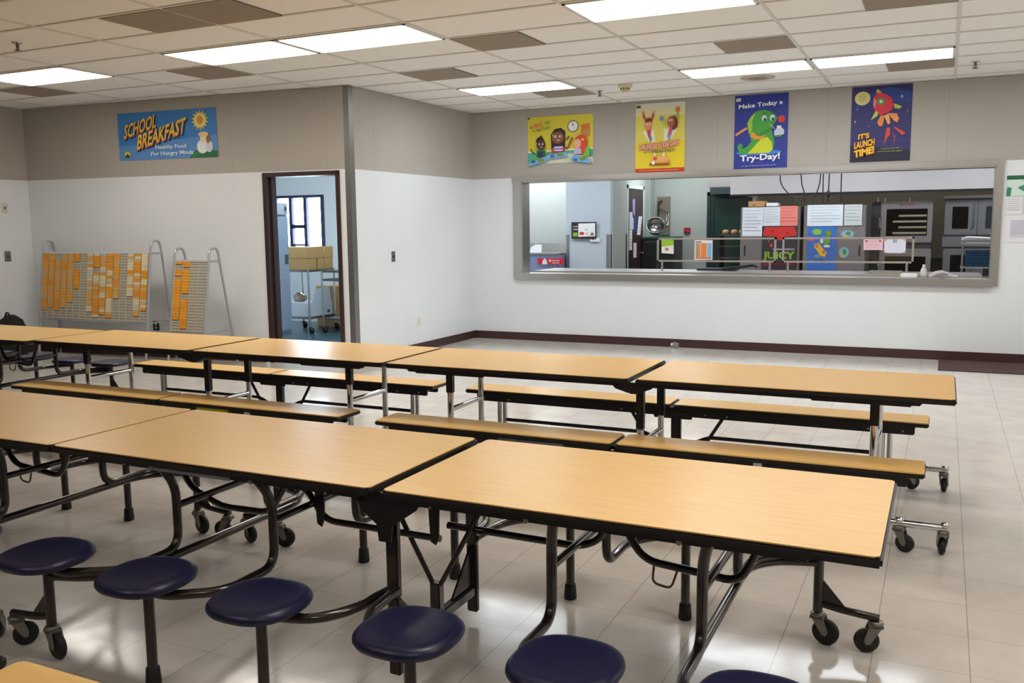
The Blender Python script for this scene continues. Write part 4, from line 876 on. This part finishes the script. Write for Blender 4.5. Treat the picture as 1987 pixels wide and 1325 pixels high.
# alcove: blue steel sink unit, thermostat, framed certificate
t = thing('milk_cooler', 'blue-grey steel sink cabinet with a red banner in the alcove', 'cooler', (-.48, 3.0, 0)); MB().box((-.5, .0, .0), (.45, .75, 1.03), bev=.01).build('body', mat((132, 148, 190), .35, .2, 'periwinkle_steel'), t)
MB().box((-.5, .70, 1.03), (.45, .74, 1.20)).build('backsplash', STEEL, t); MB().box((-.52, -.02, 1.02), (.46, .70, 1.05), bev=.006).build('rim', STEELD, t)
q = MB(); q.prism([(-.24, 1.05), (-.01, 1.05), (-.01, 1.18), (-.12, 1.185), (-.2, 1.14)], .4, .42, 'XZ'); q.build('white_guard', mat((240, 244, 250), .5, 0, 'white_guard'), t)
x0, z0, x1, z1 = px(1043, 501, 1094, 513, 2.975)
s = vsheet(x0, z0, x1, z1, 2.975); s.base((206, 30, 50)); s.poly([(.17, -.02), (.38, -.02), (.36, .6), (.28, 1.05), (.2, .6)], (222, 232, 244)); s.poly([(.45, .4), (.52, .4), (.53, .8), (.44, .8)], (236, 220, 226)); s.text('Smart milk', .56, .5, .84, .8, (240, 210, 214)); s.text('choices', .56, .15, .84, .4, (240, 210, 214)); s.done('banner_sign', 'small red banner with a white splash on the blue sink cabinet', 'sign')
x0, z0, x1, z1 = px(1110, 431, 1158, 463, 3.285)
s = vsheet(x0, z0, x1, z1, 3.27); s.base((40, 30, 46), th=.012); s.poly([(.28, .12), (.96, .14), (.96, .93), (.28, .91)], (236, 240, 240)); s.poly(ell(.42, .32, .1, .1, 16), (206, 50, 50)); s.poly(ell(.62, .3, .06, .09, 12), (226, 200, 150)); s.poly([(.74, .2), (.93, .2), (.84, .42)], (120, 110, 90)); s.poly([(.06, .14), (.26, .14), (.25, .38), (.08, .38)], (130, 180, 50)); s.text('my healthy', .06, .68, .26, .78, (230, 230, 240)); s.text('school', .08, .52, .26, .62, (230, 230, 240)); s.text('OK', .56, .5, .66, .6, (120, 130, 130))
s.done('framed_certificate', 'black framed certificate with an apple on the pale blue pillar', 'frame')
t = thing('kitchen_thermostat', 'white thermostat box below the framed certificate', 'thermostat', (.52, 3.3, 1.26)); MB().box((-.09, -.03, -.035), (.09, 0, .035), bev=.012).build('cover', mat((232, 236, 244), .4, 0, 'thermo_white'), t); MB().box((-.05, -.032, .005), (-.01, -.029, .02)).build('display', mat((50, 60, 80), .3, 0, 'display'), t)
q = MB()
for k in range(9): z = OZ1 - .02 - k * .028; q.tube([(.74 + .005 * (k % 2), .08, z), (.752 - .005 * (k % 2), .085, z - .014), (.74, .08, z - .028)], .003, seg=5)
tag(q.build('shutter_chain', STEELD), 'short pull chain hanging inside the top left corner of the pass-through', 'chain')
# papers on brown kitchen door (door faces +x)
def dsheet(y0, y1, z0, z1, rgb, label, sl=0):
    s = Sheet((.737, y0, z0), (0, y1 - y0, 0), (0, sl, z1 - z0), (1, 0, 0)); s.base(rgb)
    for k in range(5): s.poly([(.15, .85 - .16 * k), (.85, .85 - .16 * k), (.85, .88 - .16 * k), (.15, .88 - .16 * k)], tuple(int(c_ * .8) for c_ in rgb))
    s.done('door_notice', label, 'notice', 'papers on the brown kitchen door')
dsheet(4.42, 4.66, 1.42, 1.72, (206, 210, 226), 'lavender-white paper, upper left on the brown door'); dsheet(4.42, 4.58, 1.06, 1.41, (220, 222, 228), 'narrow white paper, lower left on the brown door')
dsheet(4.86, 5.06, 1.32, 1.65, (236, 238, 244), 'tilted white paper at the right of the brown door', .10); dsheet(4.66, 4.84, .92, 1.18, (226, 226, 232), 'white paper low in the middle of the brown door'); dsheet(4.68, 4.83, 1.38, 1.66, (60, 70, 130), 'dark blue paper under the slot window of the brown door')
# dish area beside the door: stainless panel, pot, machine
t = thing('dish_station', 'dark dish wash station behind the brown door wall', 'dish station', (1.0, 5.4, 0))
MB().box((-.25, -.3, 0), (.35, .3, 1.25), bev=.01).build('machine_body', mat((40, 48, 50), .4, .4, 'dark_machine'), t); MB().box((-.25, -.3, 1.25), (.35, .3, 1.28)).build('counter_top', mat((40, 110, 86), .5, 0, 'green_mat'), t)
t = thing('splash_panel', 'brown steel wall panel with a looped spray hose behind the round pot', 'panel', (.91, 5.98, 1.30))
MB().box((-.13, -.01, 0), (.12, .01, .72)).build('sheet_panel', mat((128, 120, 106), .5, .4, 'brown_steel_panel'), t)
MB().tube([(-.11, -.04, .15), (-.08, -.05, .5), (0, -.05, .46), (.08, -.05, .42), (.09, -.04, .28), (-.02, -.04, .1)], .008, rad=.06).build('spray_hose', mat((60, 56, 54), .4, .4, 'hose'), t)
MB().tube([(-.10, -.05, .3), (-.10, -.05, .62), (-.02, -.05, .64)], .016, rad=.05).build('faucet', mat((90, 86, 84), .3, .8, 'faucet'), t)
MB().box((.05, -.03, .18), (.10, -.012, .40)).build('paper_tag', mat((206, 204, 190), .7, 0, 'tag'), t)
t = thing('mixing_pot', 'round steel pot standing tilted on the green mat', 'pot', (.98, 5.2, 1.47)); t.rotation_euler = (R(60), R(25), 0)
MB().lathe([(.001, -.13), (.09, -.12), (.145, -.07), (.16, .04), (.168, .05), (.155, .05), (.14, -.05), (.08, -.10), (.001, -.11)], seg=28).build('bowl', mat((150, 152, 150), .2, .9, 'pot_steel'), t)
tag(MB().box((1.30, 5.95, 1.34), (1.42, 5.995, 1.44), bev=.01).build('alarm_box', mat((150, 40, 50), .4, 0, 'alarm_red')), 'small dark red alarm box on the green kitchen wall', 'alarm')
t = thing('air_curtain', 'stainless air curtain box above the green freezer door', 'air curtain', (2.32, 5.75, 2.15)); MB().box((-.48, -.15, 0), (.6, .2, .30), bev=.008).build('housing', STEEL, t); MB().box((-.46, -.14, -.12), (.55, .14, .0)).build('outlet', mat((36, 48, 52), .5, 0, 'outlet_dark'), t)
t = thing('utensil_stand', 'dark pole stand with a bracket behind the left sneeze guard', 'stand', (1.82, 2.5, 0)); MB().tube([(0, 0, 0), (0, 0, 1.24)], .022).build('pole', mat((60, 66, 66), .4, .5, 'dark_pole'), t); MB().box((-.2, -.03, 1.22), (.10, .03, 1.25), bev=.005).build('bracket', mat((52, 56, 58), .4, .5, 'dark_bracket'), t)
# rack with bread/pans in front of freezer door
t = thing('bun_rack', 'dark pan rack with loaves in front of the green door', 'rack', (2.40, 5.3, 0))
for sx in (-.25, .25): MB().box((sx - .012, -.2, 0), (sx + .012, .2, 1.30)).build('upright', mat((70, 74, 76), .3, .7, 'rack_steel'), t)
for z in (.5, .7, .9, 1.1, 1.29): MB().box((-.24, -.2, z), (.24, .2, z + .02)).build('pan', mat((110, 116, 122), .3, .8, 'pan'), t)
for k, (bx_, bz_) in enumerate(((-.15, 1.322), (0, 1.322), (.14, 1.322))): tag(MB().lathe([(.001, 0), (.05, .0), (.062, .03), (.05, .07), (.001, .08)], (2.40 + bx_, 5.18, bz_), seg=14).build('bread_loaf', mat((190, 150, 110), .8, 0, 'crust')), ['small loaf at the left of the pan rack top', 'small loaf in the middle of the pan rack top', 'small loaf at the right of the pan rack top'][k], 'bread', 'loaves on the pan rack')
# two reach-in refrigerators
FR = brushed_mat('fridge_steel', (176, 176, 180), .38)
def fridge(x0, x1, label, split=None):
    t = thing('reach_in_refrigerator', label, 'refrigerator', ((x0 + x1) / 2, 3.4, 0), group='stainless refrigerators in the kitchen'); a = (x1 - x0) / 2
    MB().box((-a, -.36, .1), (a, .4, 1.745), bev=.006).build('body', STEELD, t)
    for (c0, c1, hx) in ((-a + .005, -.004, None), (.004, a - .005, None)) if split else ((-a + .005, a - .005, None),):
        d = MB().box((c0, -.40, .15), (c1, -.362, 1.735), bev=.004).build('refrigerator_door', FR, t)
        hxx = (c0 + .07) if (not split or c0 < -.01) else (c1 - .07)
        MB().box((hxx - .012, -.406, 1.02), (hxx + .012, -.399, 1.17)).build('door_handle', mat((60, 60, 66), .4, .3, 'handle_dark'), d)
    for sx in (-1, 1): MB().tube([(sx * (a - .08), -.3, 0), (sx * (a - .08), -.3, .1)], .02).build('leg', BLACK, t)
fridge(2.935, 3.80, 'stainless refrigerator holding the watermelon poster, left of the two'); fridge(3.845, 4.70, 'stainless refrigerator holding the blue map poster, right of the two', True)
YF = 2.988
for (a0, b0, a1, b1, rgb, lb, ln) in ((1441, 403, 1480, 458, (226, 236, 244), 'long white paper at the left of the left refrigerator', 7), (1482, 402, 1513, 438, (220, 232, 240), 'white paper next to the salmon one on the left refrigerator', 6), (1514, 400, 1547, 438, (240, 140, 128), 'salmon pink paper on the left refrigerator', 5), (1567, 398, 1635, 438, (222, 234, 242), 'wide white paper pair on the right refrigerator', 6), (1639, 397, 1672, 437, (206, 214, 216), 'grey printed certificate on the right refrigerator', 5)):
    x0, z0, x1, z1 = px(a0, b0, a1, b1, YF); sheet('fridge_paper', x0, z0, x1, z1, YF, rgb, lb, 'paper', 'papers on the refrigerators', ln)
x0, z0, x1, z1 = px(1479, 439, 1546, 524, YF)
s = vsheet(x0, z0, x1, z1, YF); s.base((54, 48, 58)); s.poly([(.02, .84), (.08, .98), (.9, .98), (.98, .84), (.95, .78), (.64, .76), (.55, .68), (.46, .68), (.42, .76), (.05, .78)], (206, 50, 44)); s.poly([(.3, .86), (.33, .86), (.33, .9), (.3, .9)], (60, 20, 20)); s.poly([(.7, .82), (.73, .82), (.73, .86), (.7, .86)], (60, 20, 20)); s.poly(ell(.27, .56, .04, .04, 10), (220, 80, 60)); s.poly(ell(.2, .66, .03, .03, 10), (190, 70, 60)); s.poly([(.0, .06), (.25, .12), (.7, .12), (.96, .1), (.96, .15), (.0, .15)], (120, 36, 50))
s.text('watermelon', .3, .455, .92, .505, (214, 214, 220)); s.text('JUICY', .04, .2, .94, .42, (136, 190, 40), 0, 0, .04)
s.done('fridge_poster', 'dark poster of a watermelon with green letters on the left refrigerator', 'poster')
x0, z0, x1, z1 = px(1567, 440, 1621, 524, YF)
s = vsheet(x0, z0, x1, z1, YF); s.base((58, 112, 196)); s.poly(ell(.33, .88, .16, .07, 14), (130, 196, 60)); s.poly(ell(.72, .84, .13, .08, 14), (70, 150, 70)); s.poly(ell(.73, .85, .05, .04, 10), (210, 110, 50)); s.poly(ell(.13, .72, .12, .06, 12), (206, 96, 96)); s.poly([(.26, .6), (.4, .63), (.52, .52), (.7, .4), (.62, .3), (.48, .33), (.34, .46), (.25, .52)], (226, 190, 50)); s.poly(ell(.34, .56, .06, .05, 12), (220, 110, 50)); s.poly(ell(.58, .42, .06, .05, 12), (220, 110, 50)); s.poly(ell(.66, .66, .14, .08, 14), (110, 160, 80)); s.poly(ell(.5, .68, .05, .07, 12), (220, 232, 236)); s.poly(ell(.68, .55, .12, .03, 12), (214, 226, 230)); s.poly([(.25, .33), (.42, .38), (.5, .3), (.3, .28)], (110, 160, 160)); s.poly([(.25, .2), (.6, .2), (.6, .24), (.25, .24)], (40, 84, 170))
s.done('fridge_poster', 'blue illustrated food poster on the right refrigerator', 'poster')
for a0, b0, a1, b1, lb in ((1632, 446, 1657, 462, 'pale blue sticker, upper one on the right refrigerator'), (1628, 478, 1647, 502, 'green and yellow sticker, lower one on the right refrigerator')):
    x0, z0, x1, z1 = px(a0, b0, a1, b1, YF); s = vsheet(x0, z0, x1, z1, YF); s.base((130, 180, 206), ell(.5, .5, .5, .45, 18)); s.poly(ell(.55, .55, .2, .25, 12), (80, 140, 80)); s.poly(ell(.4, .25, .18, .16, 12), (214, 180, 70)); s.done('fridge_sticker', lb, 'sticker', 'stickers on the right refrigerator')
cbox(3.03, 3.27, 3.1, 3.4, 1.747, 1.83, CB[2], 'flat cardboard box on top of the left refrigerator', grp=None)
tag(MB().box((3.29, 3.1, 1.747), (3.46, 3.3, 1.80), bev=.008).build('paper_pack', WHITEP), 'white pack on top of the left refrigerator', 'pack')
# exhaust hood and hanging cords
t = thing('exhaust_hood', 'long stainless exhaust hood across the kitchen, cut off by the window top', 'hood', (5.5, 4.7, 0))
q = MB(); q.box((-2.87, -1.0, 1.955), (2.8, -.97, 2.6)); q.box((-2.87, -.97, 1.955), (-2.84, .85, 2.6)); q.box((2.77, -.97, 1.955), (2.8, .85, 2.6)); q.box((-2.87, -1.0, 2.6), (2.8, .85, 2.63)); q.build('canopy', mat((232, 232, 236), .35, .1, 'hood_steel'), t)
MB().box((-2.87, -1.005, 1.925), (2.8, -.9, 1.955)).build('lip', mat((60, 60, 62), .4, .6, 'hood_lip'), t)
q = MB(); q.box((2.62, 5.6, .9), (8.3, 5.62, 2.0)); tag(q.build('backsplash_panel', mat((140, 138, 130), .5, .25, 'backsplash')), 'dark stainless backsplash behind the ovens', 'panel')
for k, (pts, lb) in enumerate(((((1510, 338), (1514, 358), (1534, 380), (1548, 398)), 'black cord hanging at the left, curving to the refrigerator gap'), (((1545, 337), (1556, 360), (1562, 376), (1560, 392)), 'short black cord second from the left'), (((1597, 335), (1597, 365), (1597, 395)), 'straight black cord in the middle'), (((1600, 335), (1590, 362), (1576, 392)), 'black cord slanting left from the middle'), (((1610, 335), (1608, 365), (1607, 372), (1606, 392)), 'black cord with a thick plug'), (((1633, 334), (1632, 365), (1632, 393)), 'rightmost straight black cord'))):
    P = [at(a, b__, 1, 3.05 + .06 * (k % 2)) for a, b__ in pts]; P[0] = Vector((P[0].x, P[0].y, 2.9)); q = MB(); q.tube(P, .0085, rad=.1, seg=8)
    if k == 4: q.lathe([(.001, -.06), (.02, -.03), (.026, .03), (.001, .07)], tuple((P[2] + P[1]) / 2 - Vector((0, 0, .06))), seg=10)
    tag(q.build('extension_cord', mat((34, 34, 36), .5, 0, 'cord')), lb + ' in the kitchen', 'cord', 'cords hanging below the kitchen hood')
# combi oven stack
for hx in (3.6, 5.2, 6.8): fixture(hx - .3, hx + .3, 4.5, 4.75, 2.6, mat((255, 244, 226), .5, 0, 'added_hood_lamp', emit=14), 'unseen small lamp added inside the kitchen hood to brighten the backsplash', 'added lamps inside the kitchen hood')  # added lamps, out of view inside the canopy, to lift the dark backsplash
t = thing('combi_oven', 'double stacked oven with one wide glass door above the other, steaming racks inside', 'oven', (5.2, 4.4, 0))
MB().box((-.50, -.36, .35), (.335, .4, 1.80), bev=.01).build('body', mat((92, 94, 96), .35, .7, 'oven_side'), t)
OV = brushed_mat('oven_front', (186, 186, 190), .34)
for z0, z1 in ((1.19, 1.805), (.50, 1.10)):
    d = MB().box((-.37, -.41, z0), (.34, -.365, z1), bev=.012).build('oven_door', OV, t)
    MB().box((-.29, -.416, z0 + .10), (.27, -.409, z1 - .115), bev=.003).build('door_glass', DARKGL, d)
    MB().tube([(-.36, -.41, z0 + .2), (-.38, -.44, z0 + .22), (-.38, -.44, z0 + .36), (-.36, -.41, z0 + .38)], .012, rad=.01).build('door_handle', CHROME, d)
    if z0 > 1:
        q = MB()
        for k in range(4): q.box((-.20 + .08 * (k % 2), -.4185, z0 + .13 + k * .085), (.26, -.4165, z0 + .158 + k * .085))
        q.build('rack_shelves', mat((188, 186, 160), .35, .5, 'oven_racks'), d)
        s = Sheet((5.2 - .11, 4.4 - .4115, z1 - .07), (.20, 0, 0), (0, 0, .035), (0, -1, 0)); s.text('MONTAGUE', 0, 0, 1, 1, (176, 70, 90))
        nm = s.t.build('lettering'); nm.parent = t; nm.location = (-5.2, -4.4, 0)
for lx in (-.45, .3): MB().box((lx - .02, -.3, 0), (lx + .02, .3, .35)).build('leg', BLACK, t)
for k, (vx, hh) in enumerate(((-.42, .06), (-.32, .06), (.02, .05))): MB().tube([(vx, -.3, 1.80), (vx, -.3, 1.80 + hh)], .012).build('vent_pipe', CHROME, t)
# convection ovens
t = thing('convection_oven', 'double stacked oven with paired doors at the right of the pass-through', 'oven', (6.3, 4.4, 0))
MB().box((-.60, -.36, .35), (.55, .4, 1.84), bev=.008).build('body', mat((96, 100, 104), .35, .7, 'oven_side2'), t)
OV2 = brushed_mat('oven_front2', (158, 162, 168), .34)
for z0, z1 in ((1.30, 1.80), (.62, 1.10)):
    for x0, x1 in ((-.60, -.17), (-.165, .265)):
        d = MB().box((x0, -.40, z0), (x1, -.362, z1), bev=.008).build('oven_door', OV2, t)
        MB().box((x0 + .10, -.406, z0 + .09), (x1 - .12, -.399, z1 - .09), bev=.003).build('door_glass', DARKGL, d)
        MB().tube([(x1 - .05, -.40, z1 - .06), (x1 - .05, -.44, z1 - .07), (x1 - .05, -.44, z0 + .12), (x1 - .08, -.40, z0 + .08)], .009, rad=.02).build('door_handle', STEELD, d)
MB().box((-.62, -.41, 1.83), (.57, .4, 1.87), bev=.005).build('top_cap', STEEL, t); MB().box((-.62, -.40, 1.13), (.57, -.36, 1.28), bev=.005).build('control_panel', OV2, t)
for lx in (-.55, .5): MB().box((lx - .02, -.3, 0), (lx + .02, .3, .35)).build('leg', BLACK, t)
# rolling rack with covered blue trays in front of the right ovens
t = thing('tray_rack', 'low steel rack of blue trays under crumpled plastic at the right end', 'rack', (6.06, 1.6, 0))
for sx in (-.14, .22):
    for sy in (-.15, .15): MB().tube([(sx, sy, 0), (sx, sy, 1.26)], .012).build('post', STEELD, t)
for z in (.93, 1.22): MB().box((-.16, -.17, z), (.24, .17, z + .02)).build('shelf', STEEL, t)
for k in range(9): tag(MB().box((5.95, 1.46, .952 + k * .022), (6.26, 1.74, .952 + k * .022 + .018), bev=.004).build('blue_tray', mat((20, 66, 104), .4, 0, 'blue_tray')), 'dark blue plastic tray stacked ' + ['at the bottom', 'second from the bottom', 'third from the bottom', 'fourth from the bottom', 'in the middle', 'fourth from the top', 'third from the top', 'second from the top', 'at the top'][k] + ' of the steel rack', 'tray', 'blue trays on the steel rack')
q = MB(); q.tube([(5.9, 1.45, 1.275), (5.96, 1.45, 1.29), (6.1, 1.45, 1.285), (6.24, 1.46, 1.28)], [.02, .03, .026, .02], rad=.03); tag(q.build('plastic_cover', mat((200, 204, 206), .25, 0, 'plastic_wrap', coat=.5)), 'crumpled clear plastic on top of the tray rack', 'plastic')
